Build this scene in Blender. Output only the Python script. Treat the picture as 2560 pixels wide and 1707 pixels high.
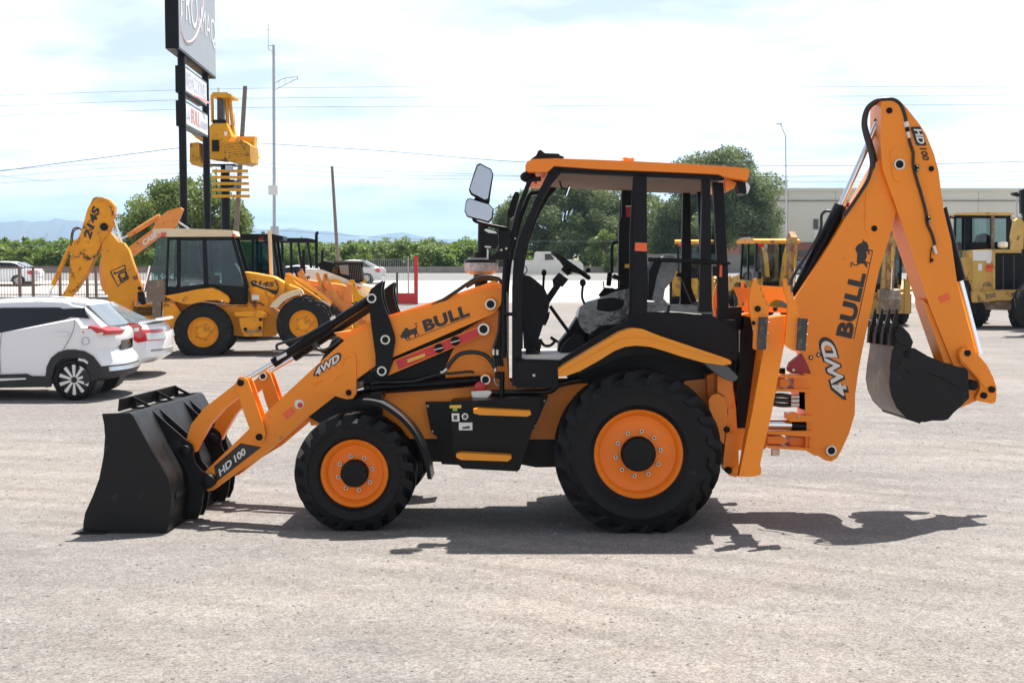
import bpy, bmesh, math, random
from mathutils import Vector, Matrix, noise
R = math.radians
random.seed(7)
for o in list(bpy.data.objects): bpy.data.objects.remove(o)
S = bpy.context.scene
C = S.collection
# ---------------------------------------------------------------- camera
F, CX, CY, PITCH = 3300.0, 1280.0, 853.5, R(3.754)      # focal length in photo pixels
CAM = Vector((0, -11, 2.346))
cd = bpy.data.cameras.new('camera'); cam = bpy.data.objects.new('camera', cd); C.objects.link(cam)
cam.location = CAM; cam.rotation_euler = (R(90) - PITCH, 0, 0)
cd.sensor_width = 36; cd.lens = F / 2560 * 36; cd.clip_end = 30000; cd.clip_start = 0.1
S.camera = cam
S.render.resolution_x, S.render.resolution_y = 1024, 682
# ---------------------------------------------------------------- world, sun, exposure
SUN_EL, SUN_AZ = R(65), R(26)
w = bpy.data.worlds.new('World'); S.world = w; w.use_nodes = True
nt = w.node_tree; N = nt.nodes; L = nt.links; N.clear()
def nd(t, **k):
    n = N.new(t)
    for a, v in k.items(): setattr(n, a, v)
    return n
sky = nd('ShaderNodeTexSky', sky_type='NISHITA', sun_disc=False, sun_elevation=SUN_EL, sun_rotation=SUN_AZ)
sky.air_density = 1.0; sky.dust_density = 1.0; sky.ozone_density = 2.0
tc = nd('ShaderNodeTexCoord'); sp = nd('ShaderNodeSeparateXYZ'); L.new(tc.outputs['Generated'], sp.inputs[0])
zz = nd('ShaderNodeMath', operation='ADD'); zz.inputs[1].default_value = 0.10
zm = nd('ShaderNodeMath', operation='MAXIMUM'); zm.inputs[1].default_value = 0.0
L.new(sp.outputs[2], zm.inputs[0]); L.new(zm.outputs[0], zz.inputs[0])
dv = nd('ShaderNodeVectorMath', operation='DIVIDE'); cb = nd('ShaderNodeCombineXYZ')
for i in range(3): L.new(zz.outputs[0], cb.inputs[i])
L.new(tc.outputs['Generated'], dv.inputs[0]); L.new(cb.outputs[0], dv.inputs[1])
ns = nd('ShaderNodeTexNoise'); ns.inputs['Scale'].default_value = 1.15; ns.inputs['Detail'].default_value = 9
ns.inputs['Roughness'].default_value = 0.56; ns.inputs['Distortion'].default_value = 0.25
L.new(dv.outputs[0], ns.inputs['Vector'])
rp = nd('ShaderNodeValToRGB'); rp.color_ramp.elements[0].position = 0.40; rp.color_ramp.elements[1].position = 0.62; rp.color_ramp.elements[0].color = (0.36, 0.36, 0.36, 1)
ex = nd('ShaderNodeMath', operation='MULTIPLY'); ex.inputs[1].default_value = -5.0; L.new(zm.outputs[0], ex.inputs[0])
ee = nd('ShaderNodeMath', operation='EXPONENT'); L.new(ex.outputs[0], ee.inputs[0])        # a thin layer looks denser towards the horizon
ea = nd('ShaderNodeMath', operation='MULTIPLY_ADD'); ea.inputs[1].default_value = 0.16; L.new(ee.outputs[0], ea.inputs[0])
eb = nd('ShaderNodeMath', operation='SUBTRACT'); eb.inputs[1].default_value = 0.05; L.new(ns.outputs[0], eb.inputs[0]); L.new(eb.outputs[0], ea.inputs[2])
L.new(ea.outputs[0], rp.inputs[0])
mx = nd('ShaderNodeMix', data_type='RGBA'); L.new(rp.outputs[0], mx.inputs[0]); L.new(sky.outputs[0], mx.inputs[6])
bw = nd('ShaderNodeRGBToBW'); L.new(sky.outputs[0], bw.inputs[0])       # clouds take the brightness of the sky they hang in
cm = nd('ShaderNodeMath', operation='MULTIPLY_ADD'); cm.inputs[1].default_value = 2.2; cm.inputs[2].default_value = 2.6; L.new(bw.outputs[0], cm.inputs[0])
cl_ = nd('ShaderNodeCombineXYZ')
for i, k in enumerate((0.98, 1.0, 1.02)):
    m_ = nd('ShaderNodeMath', operation='MULTIPLY'); m_.inputs[1].default_value = k; L.new(cm.outputs[0], m_.inputs[0]); L.new(m_.outputs[0], cl_.inputs[i])
L.new(cl_.outputs[0], mx.inputs[7])
bg = nd('ShaderNodeBackground'); bg.inputs[1].default_value = 0.053; L.new(mx.outputs[2], bg.inputs[0])
wo = nd('ShaderNodeOutputWorld'); L.new(bg.outputs[0], wo.inputs[0])
sd = bpy.data.lights.new('sun', 'SUN'); sd.energy = 5.0; sd.angle = R(0.5); sd.color = (1, 0.95, 0.87)
sun = bpy.data.objects.new('sun', sd); C.objects.link(sun); sun.location = (10, 30, 60)
sdir = Vector((math.sin(SUN_AZ) * math.cos(SUN_EL), math.cos(SUN_AZ) * math.cos(SUN_EL), math.sin(SUN_EL)))
sun.rotation_euler = (-sdir).to_track_quat('-Z', 'Y').to_euler()
S.view_settings.view_transform = 'Standard'; S.view_settings.look = 'None'
S.view_settings.exposure = 1.08; S.view_settings.gamma = 1; S.view_settings.use_curve_mapping = False
S.render.engine = 'CYCLES'
S.cycles.max_bounces = 8; S.cycles.transparent_max_bounces = 24
# ---------------------------------------------------------------- helpers
CROP = dict(A=(160, 960, 4), B=(460, 700, 4), C=(860, 680, 4), D=(720, 960, 4), E=(1140, 370, 4), F=(1200, 640, 4),
            G=(1360, 370, 4), H=(1700, 680, 4), I=(1700, 860, 4), J=(1970, 230, 4), K=(1970, 570, 4), L=(1970, 760, 4),
            N=(1340, 880, 4), Q=(350, 480, 3.136), R=(0, 380, 3.6185), S=(0, 480, 2.751), T=(380, 0, 2.614),
            U=(1600, 450, 2.45), V=(2150, 450, 3.9195), s=(0, 0, 1))
def px(c, p):
    o = CROP[c]; return o[0] + p[0] / o[2], o[1] + p[1] / o[2]
def ray(x, y):
    cp, sn = math.cos(PITCH), math.sin(PITCH); v = CY - y
    return Vector((x - CX, F * cp + v * sn, -F * sn + v * cp))
def ss(a, b, t):
    t = min(1, max(0, (t - a) / (b - a))); return t * t * (3 - 2 * t)
def gz(y):
    tilt = -0.0332 * max(-1.5, min(2.7, y))
    if y > 2.7: tilt *= 1 - ss(2.7, 9, y)
    if y < -1.5: tilt *= 1 - 0.6 * ss(-1.5, -7, y)
    return tilt + 0.85 * (0.5 * ss(40, 84, y) + 0.5 * min(1, max(0, (y - 44) / 40)))
def at(x, y, D):                                          # the point seen at photo pixel x, y, D metres from the camera plane
    r = ray(x, y); return CAM + r * (D / r.y)
def col(x, D): p = at(x, 637, D); return Vector((p.x, p.y, gz(p.y)))

def tag(o, label=None, cat=None, group=None, kind=None):
    if label: o['label'] = label
    if cat: o['category'] = cat
    if group: o['group'] = group
    if kind: o['kind'] = kind
    return o
def empty(name, loc=(0, 0, 0), rz=0, rx=0, parent=None):
    o = bpy.data.objects.new(name, None); C.objects.link(o); o.empty_display_size = 0.2
    o.location = loc; o.rotation_euler = (rx, 0, rz); o.parent = parent; return o
def obj(name, me, m=None, parent=None):
    o = bpy.data.objects.new(name, me); C.objects.link(o); o.parent = parent
    if m:
        if len(me.materials) == 0: me.materials.append(m)
    return o
def mesh(bm, name='m', smooth=True, ang=32):
    bmesh.ops.recalc_face_normals(bm, faces=bm.faces)
    me = bpy.data.meshes.new(name); bm.to_mesh(me); bm.free()
    if smooth:
        me.polygons.foreach_set('use_smooth', [True] * len(me.polygons)); me.set_sharp_from_angle(angle=R(ang))
    return me
def bev(bm, off, seg=2, ang=24):
    if not off: return
    es = [e for e in bm.edges if len(e.link_faces) == 2 and e.calc_face_angle(0) > R(ang)]
    bmesh.ops.bevel(bm, geom=es, offset=off, segments=seg, profile=0.7, affect='EDGES', clamp_overlap=True)
def add_prism(bm, pts, y0, y1, f=None):
    a = [bm.verts.new((x, (y0 + (f(x, z) if f else 0)), z)) for x, z in pts]
    b = [bm.verts.new((x, (y1 - (f(x, z) if f else 0)), z)) for x, z in pts]
    bm.faces.new(a); bm.faces.new(b[::-1]); n = len(pts)
    for i in range(n): bm.faces.new((a[i], b[i], b[(i + 1) % n], a[(i + 1) % n]))
def add_loft(bm, pts, ys, fn):
    rows = [[bm.verts.new(fn(x, y, z)) for x, z in pts] for y in ys]; n = len(pts)
    bm.faces.new(rows[0]); bm.faces.new(rows[-1][::-1])
    for a, b in zip(rows, rows[1:]):
        for i in range(n): bm.faces.new((a[i], b[i], b[(i + 1) % n], a[(i + 1) % n]))
def add_box(bm, c, d, M=None):
    v = [Vector((c[0] + sx * d[0] / 2, c[1] + sy * d[1] / 2, c[2] + sz * d[2] / 2)) for sx in (-1, 1) for sy in (-1, 1) for sz in (-1, 1)]
    v = [bm.verts.new(M @ p if M else p) for p in v]
    for f in ((0, 1, 3, 2), (4, 6, 7, 5), (0, 4, 5, 1), (2, 3, 7, 6), (0, 2, 6, 4), (1, 5, 7, 3)): bm.faces.new([v[i] for i in f])
def box(name, c, d, m, parent=None, bv=0.004, rot=None):
    bm = bmesh.new(); add_box(bm, (0, 0, 0), d); bev(bm, bv)
    if rot: bmesh.ops.rotate(bm, verts=bm.verts, cent=(0, 0, 0), matrix=Matrix.Rotation(rot[0], 3, rot[1]))
    bmesh.ops.translate(bm, verts=bm.verts, vec=c)
    return obj(name, mesh(bm, name), m, parent)
def spline(pts, n=6):
    P = [Vector(p) for p in pts]; out = []
    for i in range(len(P) - 1):
        a, b, c, d = P[max(i - 1, 0)], P[i], P[i + 1], P[min(i + 2, len(P) - 1)]
        for k in range(n):
            t = k / n
            out.append(0.5 * ((2 * b) + (c - a) * t + (2 * a - 5 * b + 4 * c - d) * t * t + (3 * b - a - 3 * c + d) * t ** 3))
    return out + [P[-1]]
def add_tube(bm, pts, r, sides=8, cap=True):
    P = [Vector(p) for p in pts]; rs = r if isinstance(r, (list, tuple)) else [r] * len(P); rings = []
    t = (P[1] - P[0]).normalized(); u = t.orthogonal().normalized()
    for i, p in enumerate(P):
        t = (P[min(i + 1, len(P) - 1)] - P[max(i - 1, 0)]).normalized()
        u = (u - t * u.dot(t)).normalized(); v = t.cross(u)
        rings.append([bm.verts.new(p + (u * math.cos(2 * math.pi * k / sides) + v * math.sin(2 * math.pi * k / sides)) * rs[i]) for k in range(sides)])
    for i in range(len(P) - 1):
        for k in range(sides):
            bm.faces.new((rings[i][k], rings[i][(k + 1) % sides], rings[i + 1][(k + 1) % sides], rings[i + 1][k]))
    if cap: bm.faces.new(rings[0][::-1]); bm.faces.new(rings[-1])
def tube(name, pts, r, m, parent=None, sides=8, sp=True, n=6):
    bm = bmesh.new(); q = spline(pts, n) if sp and len(pts) > 2 else pts
    if isinstance(r, (list, tuple)) and len(r) != len(q):
        k = (len(r) - 1) / (len(q) - 1); r = [r[int(i * k)] * (1 - (i * k) % 1) + r[min(len(r) - 1, int(i * k) + 1)] * ((i * k) % 1) for i in range(len(q))]
    add_tube(bm, q, r, sides); return obj(name, mesh(bm, name, ang=50), m, parent)
def cyl(name, p, q, r, m, parent=None, sides=20, bv=0.0):
    bm = bmesh.new(); p, q = Vector(p), Vector(q)
    if bv:
        d = (q - p).normalized() * bv; add_tube(bm, [p, p + d, q - d, q], [r - bv, r, r, r - bv], sides)
    else: add_tube(bm, [p, q], r, sides)
    return obj(name, mesh(bm, name, ang=50), m, parent)
def lathe(name, prof, c, m, parent=None, axis='Y', seg=48):
    bm = bmesh.new(); rings = []
    for r, h in prof:
        ring = []
        for k in range(seg):
            a = 2 * math.pi * k / seg; q = (r * math.cos(a), h, r * math.sin(a)) if axis == 'Y' else (r * math.cos(a), r * math.sin(a), h)
            ring.append(bm.verts.new(q))
        rings.append(ring)
    for i in range(len(rings) - 1):
        for k in range(seg): bm.faces.new((rings[i][k], rings[i][(k + 1) % seg], rings[i + 1][(k + 1) % seg], rings[i + 1][k]))
    bmesh.ops.remove_doubles(bm, verts=bm.verts, dist=1e-5)
    bmesh.ops.translate(bm, verts=bm.verts, vec=c)
    return obj(name, mesh(bm, name, ang=40), m, parent)
def copy_tree(o, parent=None):
    c = o.copy(); C.objects.link(c); c.parent = parent
    for ch in list(o.children): copy_tree(ch, c)
    return c
# ---------------------------------------------------------------- materials
def mat(name, colr, rough=0.5, metal=0.0, var=0.08, vscale=3.0, dirt=None, dirtamt=0.0, dscale=6, bump=0.0, bscale=60, coat=0.0, spec=0.5, alpha=1.0):
    m = bpy.data.materials.new(name); m.use_nodes = True; n = m.node_tree.nodes; l = m.node_tree.links
    b = n['Principled BSDF']; b.inputs['Roughness'].default_value = rough; b.inputs['Metallic'].default_value = metal
    b.inputs['Coat Weight'].default_value = coat; b.inputs['Specular IOR Level'].default_value = spec
    t = n.new('ShaderNodeTexCoord'); x = n.new('ShaderNodeTexNoise'); x.inputs['Scale'].default_value = vscale; x.inputs['Detail'].default_value = 6
    l.new(t.outputs['Object'], x.inputs['Vector'])
    mp = n.new('ShaderNodeMapRange'); mp.inputs[1].default_value = 0.3; mp.inputs[2].default_value = 0.7
    mp.inputs[3].default_value = 1 - var; mp.inputs[4].default_value = 1 + var; l.new(x.outputs[0], mp.inputs[0])
    mu = n.new('ShaderNodeMix'); mu.data_type = 'RGBA'; mu.blend_type = 'MULTIPLY'; mu.inputs[0].default_value = 1
    mu.inputs[6].default_value = (*colr, 1); l.new(mp.outputs[0], mu.inputs[7]); out = mu.outputs[2]
    if dirt:
        y = n.new('ShaderNodeTexNoise'); y.inputs['Scale'].default_value = dscale; y.inputs['Detail'].default_value = 10; y.inputs['Roughness'].default_value = 0.68
        l.new(t.outputs['Object'], y.inputs['Vector'])
        r_ = n.new('ShaderNodeValToRGB'); r_.color_ramp.elements[0].position = 0.62 - dirtamt * 0.3; r_.color_ramp.elements[1].position = 0.70 - dirtamt * 0.25
        l.new(y.outputs[0], r_.inputs[0]); d = n.new('ShaderNodeMix'); d.data_type = 'RGBA'; d.inputs[7].default_value = (*dirt, 1)
        l.new(r_.outputs[0], d.inputs[0]); l.new(out, d.inputs[6]); out = d.outputs[2]
    l.new(out, b.inputs['Base Color'])
    rr = n.new('ShaderNodeMapRange'); rr.inputs[1].default_value = 0.3; rr.inputs[2].default_value = 0.7
    rr.inputs[3].default_value = max(0.02, rough * 0.85); rr.inputs[4].default_value = min(1, rough * 1.2); l.new(x.outputs[0], rr.inputs[0]); l.new(rr.outputs[0], b.inputs['Roughness'])
    if bump:
        z = n.new('ShaderNodeTexNoise'); z.inputs['Scale'].default_value = bscale; z.inputs['Detail'].default_value = 4; l.new(t.outputs['Object'], z.inputs['Vector'])
        bu = n.new('ShaderNodeBump'); bu.inputs['Strength'].default_value = bump; bu.inputs['Distance'].default_value = 0.01
        l.new(z.outputs[0], bu.inputs['Height']); l.new(bu.outputs[0], b.inputs['Normal'])
    b.inputs['Alpha'].default_value = alpha
    return m
def glassmat(name, tint, refl=0.14):
    m = bpy.data.materials.new(name); m.use_nodes = True; n = m.node_tree.nodes; l = m.node_tree.links; n.clear()
    t = n.new('ShaderNodeBsdfTransparent'); t.inputs[0].default_value = (*tint, 1)
    g = n.new('ShaderNodeBsdfGlossy'); g.inputs['Roughness'].default_value = 0.03; g.inputs[0].default_value = (0.9, 0.95, 1, 1)
    fr = n.new('ShaderNodeFresnel'); fr.inputs[0].default_value = 1.5
    ad = n.new('ShaderNodeMath'); ad.operation = 'ADD'; ad.inputs[1].default_value = refl - 0.04; l.new(fr.outputs[0], ad.inputs[0])
    mi = n.new('ShaderNodeMixShader'); o = n.new('ShaderNodeOutputMaterial')
    l.new(ad.outputs[0], mi.inputs[0]); l.new(t.outputs[0], mi.inputs[1]); l.new(g.outputs[0], mi.inputs[2]); l.new(mi.outputs[0], o.inputs[0]); return m
M = {}
M['orange'] = mat('orange_paint', (0.93, 0.275, 0.014), 0.33, var=0.05, vscale=1.5, spec=0.35, dirt=(0.62, 0.22, 0.05), dirtamt=-0.05, dscale=7)
M['roof_orange'] = mat('roof_orange', (0.92, 0.245, 0.018), 0.35, var=0.04, spec=0.35)
M['fender_orange'] = mat('fender_orange', (0.82, 0.29, 0.015), 0.4, var=0.05, spec=0.35)
M['rim_orange'] = mat('rim_orange', (0.90, 0.215, 0.012), 0.40, var=0.06, spec=0.35, dirt=(0.5, 0.2, 0.07), dirtamt=0.0, dscale=9)
M['black'] = mat('black_paint', (0.005, 0.005, 0.006), 0.33, var=0.15, spec=0.18)
M['bucket'] = mat('bucket_black', (0.005, 0.005, 0.006), 0.5, var=0.3, vscale=5, spec=0.3, bump=0.05, dirt=(0.03, 0.028, 0.026), dirtamt=0.0, dscale=5)
M['bucket2'] = mat('bucket_grey', (0.085, 0.08, 0.075), 0.38, var=0.25, vscale=5, dirt=(0.16, 0.14, 0.12), dirtamt=0.3, dscale=4)  # digging bucket's curved back: lighter grey than its side plates, with paler blotches
M['cabblack'] = mat('cab_black', (0.006, 0.006, 0.009), 0.45, var=0.1, spec=0.2)
M['plastic'] = mat('black_plastic', (0.010, 0.010, 0.012), 0.55, bump=0.1, bscale=200, spec=0.2)
M['rubber'] = mat('tyre_rubber', (0.008, 0.008, 0.009), 0.5, var=0.25, vscale=8, dirt=(0.035, 0.032, 0.030), dirtamt=0.05, dscale=5, spec=0.2, bump=0.08, bscale=40)
M['oldrubber'] = mat('old_tyre_rubber', (0.022, 0.021, 0.020), 0.8, var=0.25, dirt=(0.05, 0.045, 0.04), dirtamt=0.2, dscale=7, spec=0.2)
M['pad'] = mat('rubber_pad', (0.05, 0.05, 0.052), 0.7, dirt=(0.13, 0.12, 0.11), dirtamt=0.3, dscale=12)
M['hose'] = mat('hose', (0.013, 0.013, 0.014), 0.35)
M['chrome'] = mat('chrome_rod', (0.80, 0.82, 0.86), 0.12, 1.0, var=0.02)
M['zinc'] = mat('zinc', (0.62, 0.60, 0.56), 0.35, 0.9, var=0.1)
M['white'] = mat('white_paint', (0.82, 0.82, 0.82), 0.45, var=0.03)
M['decalwhite'] = mat('decal_white', (0.75, 0.74, 0.72), 0.5, var=0.02)
M['decalblack'] = mat('decal_black', (0.02, 0.016, 0.015), 0.45)
M['red'] = mat('red_paint', (0.60, 0.025, 0.03), 0.4)
M['darkred'] = mat('dark_red', (0.30, 0.012, 0.018), 0.45)
M['reflector'] = mat('reflector', (0.85, 0.13, 0.03), 0.4)
M['yellowsticker'] = mat('yellow_sticker', (0.75, 0.48, 0.05), 0.5)
M['greensticker'] = mat('green_sticker', (0.25, 0.5, 0.08), 0.5)
M['liner'] = mat('headliner', (0.20, 0.165, 0.14), 0.85, var=0.08, bump=0.1)
M['film'] = mat('plastic_film', (0.07, 0.073, 0.08), 0.16, var=0.7, vscale=9, bump=1.0, bscale=14, spec=0.9)
M['floor_mat'] = mat('floor_plate', (0.62, 0.60, 0.55), 0.5)
M['clearbowl'] = mat('clear_bowl', (0.45, 0.46, 0.48), 0.5, var=0.3, vscale=25)
M['grey'] = mat('dark_grey', (0.07, 0.07, 0.075), 0.55)
M['flapgrey'] = mat('flap', (0.06, 0.066, 0.072), 0.34)
M['mirror'] = mat('mirror', (0.92, 0.94, 0.96), 0.02, 1.0, var=0.0)
M['jcb'] = mat('old_yellow', (0.80, 0.315, 0.010), 0.45, var=0.10, spec=0.3, vscale=2, dirt=(0.16, 0.075, 0.03), dirtamt=0.16, dscale=3.2)
M['jcbrust'] = mat('rusty_yellow', (0.78, 0.305, 0.012), 0.5, var=0.12, spec=0.3, vscale=2, dirt=(0.06, 0.03, 0.02), dirtamt=0.34, dscale=4.5)
M['cream'] = mat('cream_roof', (0.70, 0.56, 0.36), 0.5, var=0.06)
M['case'] = mat('faded_orange', (0.80, 0.30, 0.07), 0.5, var=0.08, spec=0.3, dirt=(0.3, 0.13, 0.05), dirtamt=0.15)
M['deere'] = mat('machine_yellow', (0.76, 0.40, 0.015), 0.45, var=0.10, spec=0.3, dirt=(0.25, 0.15, 0.05), dirtamt=0.2)
M['ochre'] = mat('ochre_yellow', (0.56, 0.31, 0.03), 0.5, var=0.15, spec=0.3, dirt=(0.22, 0.13, 0.05), dirtamt=0.35, dscale=4)
M['cat'] = mat('worn_yellow', (0.62, 0.40, 0.11), 0.55, var=0.12, spec=0.3, dirt=(0.22, 0.12, 0.06), dirtamt=0.25, dscale=3)
M['ruststick'] = mat('rusted_stick', (0.48, 0.28, 0.08), 0.6, var=0.15, dirt=(0.22, 0.09, 0.05), dirtamt=0.6, dscale=5)
M['glass'] = glassmat('cab_glass', (0.52, 0.66, 0.68), 0.045)
M['darkglass'] = mat('tinted_glass', (0.006, 0.007, 0.010), 0.06, var=0, spec=0.7)
M['carwhite'] = mat('car_white', (0.82, 0.83, 0.86), 0.2, var=0.01, coat=0.7)
M['silver'] = mat('car_silver', (0.55, 0.57, 0.58), 0.3, 0.3)
M['darkblue'] = mat('car_blue', (0.05, 0.07, 0.14), 0.25, coat=0.5)
M['pickwhite'] = mat('pickup_white', (0.72, 0.70, 0.66), 0.35, coat=0.3)
M['glassgrey'] = mat('grey_glass', (0.16, 0.19, 0.21), 0.06, spec=0.8)
M['cladding'] = mat('car_cladding', (0.02, 0.02, 0.021), 0.6)
M['taillight'] = mat('tail_lens', (0.55, 0.012, 0.02), 0.12, coat=0.8, var=0.1)
M['alloy'] = mat('alloy', (0.62, 0.63, 0.65), 0.3, 0.8)
M['brown'] = mat('brown_steel', (0.17, 0.12, 0.085), 0.65, dirt=(0.28, 0.24, 0.19), dirtamt=0.4)
M['signgrey'] = mat('sign_face', (0.34, 0.37, 0.41), 0.5, var=0.03)
M['signwhite'] = mat('sign_white', (0.80, 0.81, 0.82), 0.5, var=0.02)
M['signblue'] = mat('sign_lettering_blue', (0.60, 0.67, 0.80), 0.5)
M['signpink'] = mat('sign_swoosh', (0.75, 0.45, 0.45), 0.5)
M['signred'] = mat('sign_lettering_red', (0.82, 0.38, 0.36), 0.5)
M['wood'] = mat('weathered_wood', (0.20, 0.155, 0.12), 0.85, var=0.25, vscale=8)
M['galv'] = mat('galvanised', (0.45, 0.47, 0.49), 0.45, 0.6)
M['rail'] = mat('railing_brown', (0.20, 0.13, 0.11), 0.6)
M['wire'] = mat('wire', (0.10, 0.11, 0.13), 0.5)
M['wall'] = mat('warehouse_wall', (0.68, 0.67, 0.64), 0.85, var=0.04, vscale=0.3)
M['brick'] = mat('brick_base', (0.33, 0.13, 0.10), 0.85, var=0.15, vscale=2)
M['concrete'] = mat('concrete', (0.26, 0.245, 0.225), 0.9, var=0.15, vscale=1.0)
M['bark'] = mat('bark', (0.10, 0.075, 0.055), 0.9, var=0.3, vscale=6)
def leafmat(name, c1, c2):
    m = bpy.data.materials.new(name); m.use_nodes = True; n = m.node_tree.nodes; l = m.node_tree.links; n.clear()
    a = n.new('ShaderNodeAttribute'); a.attribute_name = 'tone'
    mi = n.new('ShaderNodeMix'); mi.data_type = 'RGBA'; mi.inputs[6].default_value = (*c1, 1); mi.inputs[7].default_value = (*c2, 1); l.new(a.outputs['Fac'], mi.inputs[0])
    d = n.new('ShaderNodeBsdfDiffuse'); t = n.new('ShaderNodeBsdfTranslucent'); g = n.new('ShaderNodeBsdfGlossy'); g.inputs['Roughness'].default_value = 0.45
    l.new(mi.outputs[2], d.inputs[0]); l.new(mi.outputs[2], t.inputs[0])
    x = n.new('ShaderNodeMixShader'); x.inputs[0].default_value = 0.45; l.new(d.outputs[0], x.inputs[1]); l.new(t.outputs[0], x.inputs[2])
    y = n.new('ShaderNodeMixShader'); y.inputs[0].default_value = 0.02; l.new(x.outputs[0], y.inputs[1]); l.new(g.outputs[0], y.inputs[2])
    o = n.new('ShaderNodeOutputMaterial'); l.new(y.outputs[0], o.inputs[0]); return m
M['leaf_olive'] = leafmat('leaf_olive', (0.085, 0.115, 0.06), (0.29, 0.36, 0.14))
M['leaf_green'] = leafmat('leaf_green', (0.08, 0.13, 0.03), (0.27, 0.34, 0.09))
M['leaf_orchard'] = leafmat('leaf_orchard', (0.075, 0.125, 0.025), (0.22, 0.31, 0.06))

def groundmat():
    m = bpy.data.materials.new('gravel'); m.use_nodes = True; n = m.node_tree.nodes; l = m.node_tree.links; b = n['Principled BSDF']
    t = n.new('ShaderNodeTexCoord'); P = t.outputs['Object']
    def noise_(sc, det=6, ro=0.6, vec=P):
        x = n.new('ShaderNodeTexNoise'); x.inputs['Scale'].default_value = sc; x.inputs['Detail'].default_value = det; x.inputs['Roughness'].default_value = ro
        l.new(vec, x.inputs['Vector']); return x.outputs[0]
    def ramp(v, a, c, ca=(0, 0, 0, 1), cb_=(1, 1, 1, 1)):
        r_ = n.new('ShaderNodeValToRGB'); e = r_.color_ramp.elements; e[0].position = a; e[1].position = c; e[0].color = ca; e[1].color = cb_; l.new(v, r_.inputs[0]); return r_.outputs[0]
    def mix(f, a, c, bt='MIX'):
        x = n.new('ShaderNodeMix'); x.data_type = 'RGBA'; x.blend_type = bt
        if isinstance(f, float): x.inputs[0].default_value = f
        else: l.new(f, x.inputs[0])
        for i, v in ((6, a), (7, c)):
            if isinstance(v, tuple): x.inputs[i].default_value = v
            else: l.new(v, x.inputs[i])
        return x.outputs[2]
    base = ramp(noise_(0.35, 8, 0.62), 0.35, 0.68, (0.196, 0.183, 0.176, 1), (0.246, 0.231, 0.222, 1))
    base = mix(ramp(noise_(0.16, 5), 0.48, 0.66), base, (0.258, 0.232, 0.212, 1))
    mp = n.new('ShaderNodeMapping'); mp.inputs['Scale'].default_value = (0.10, 1.6, 1); mp.inputs['Rotation'].default_value = (0, 0, R(7)); l.new(P, mp.inputs[0])
    base = mix(ramp(noise_(1.0, 7, 0.6, mp.outputs[0]), 0.36, 0.66, (0.80, 0.80, 0.82, 1), (1.14, 1.12, 1.10, 1)), base, base, 'MIX') if False else mix(1.0, base, ramp(noise_(1.0, 7, 0.6, mp.outputs[0]), 0.34, 0.68, (0.86, 0.86, 0.865, 1), (1.03, 1.03, 1.025, 1)), 'MULTIPLY')
    base = mix(ramp(noise_(2.3, 6, 0.7), 0.55, 0.75), base, (0.262, 0.250, 0.242, 1))
    wv = n.new('ShaderNodeTexWave'); wv.wave_type = 'RINGS'; wv.rings_direction = 'Z'; wv.inputs['Scale'].default_value = 0.55; wv.inputs['Distortion'].default_value = 2.2; wv.inputs['Detail'].default_value = 4; wv.inputs['Detail Scale'].default_value = 0.6
    mw = n.new('ShaderNodeMapping'); mw.inputs['Location'].default_value = (14, 26, 0); l.new(P, mw.inputs[0]); l.new(mw.outputs[0], wv.inputs['Vector'])
    tr = n.new('ShaderNodeMath'); tr.operation = 'MULTIPLY'; l.new(ramp(wv.outputs[0], 0.55, 0.9), tr.inputs[0]); l.new(ramp(noise_(0.3, 3), 0.42, 0.6), tr.inputs[1])
    base = mix(tr.outputs[0], base, mix(1.0, base, (0.86, 0.855, 0.85, 1), 'MULTIPLY'))
    v = n.new('ShaderNodeTexVoronoi'); v.inputs['Scale'].default_value = 85; l.new(P, v.inputs['Vector'])
    cs = n.new('ShaderNodeSeparateColor'); l.new(v.outputs['Color'], cs.inputs[0])
    base = mix(1.0, base, ramp(cs.outputs[0], 0.0, 1.0, (0.66, 0.65, 0.645, 1), (1.30, 1.29, 1.28, 1)), 'MULTIPLY')
    v2 = n.new('ShaderNodeTexVoronoi'); v2.inputs['Scale'].default_value = 17; l.new(P, v2.inputs['Vector'])
    cs2 = n.new('ShaderNodeSeparateColor'); l.new(v2.outputs['Color'], cs2.inputs[0])
    base = mix(1.0, base, ramp(cs2.outputs[1], 0.0, 1.0, (0.90, 0.90, 0.90, 1), (1.08, 1.08, 1.08, 1)), 'MULTIPLY')
    l.new(base, b.inputs['Base Color']); b.inputs['Roughness'].default_value = 0.95; b.inputs['Specular IOR Level'].default_value = 0.15
    h = n.new('ShaderNodeMath'); h.operation = 'MULTIPLY_ADD'; h.inputs[1].default_value = -0.5
    l.new(v.outputs['Distance'], h.inputs[0]); l.new(noise_(25, 5, 0.7), h.inputs[2])
    bu = n.new('ShaderNodeBump'); bu.inputs['Strength'].default_value = 0.6; bu.inputs['Distance'].default_value = 0.014; l.new(h.outputs[0], bu.inputs['Height']); l.new(bu.outputs[0], b.inputs['Normal'])
    return m
M['gravel'] = groundmat()
M['field'] = mat('field', (0.24, 0.21, 0.12), 0.95, var=0.3, vscale=0.02, spec=0.1)
M['asphalt'] = mat('asphalt', (0.15, 0.148, 0.145), 0.85, var=0.12, vscale=0.4)
M['apron'] = mat('apron_concrete', (0.40, 0.385, 0.365), 0.9, var=0.10, vscale=0.25)
M['rock'] = mat('mountain_rock', (0.12, 0.11, 0.09), 0.95, var=0.3, vscale=0.002, spec=0.1)
M['pebble'] = mat('pebble', (0.25, 0.235, 0.225), 0.9, var=0.4, vscale=9)
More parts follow.
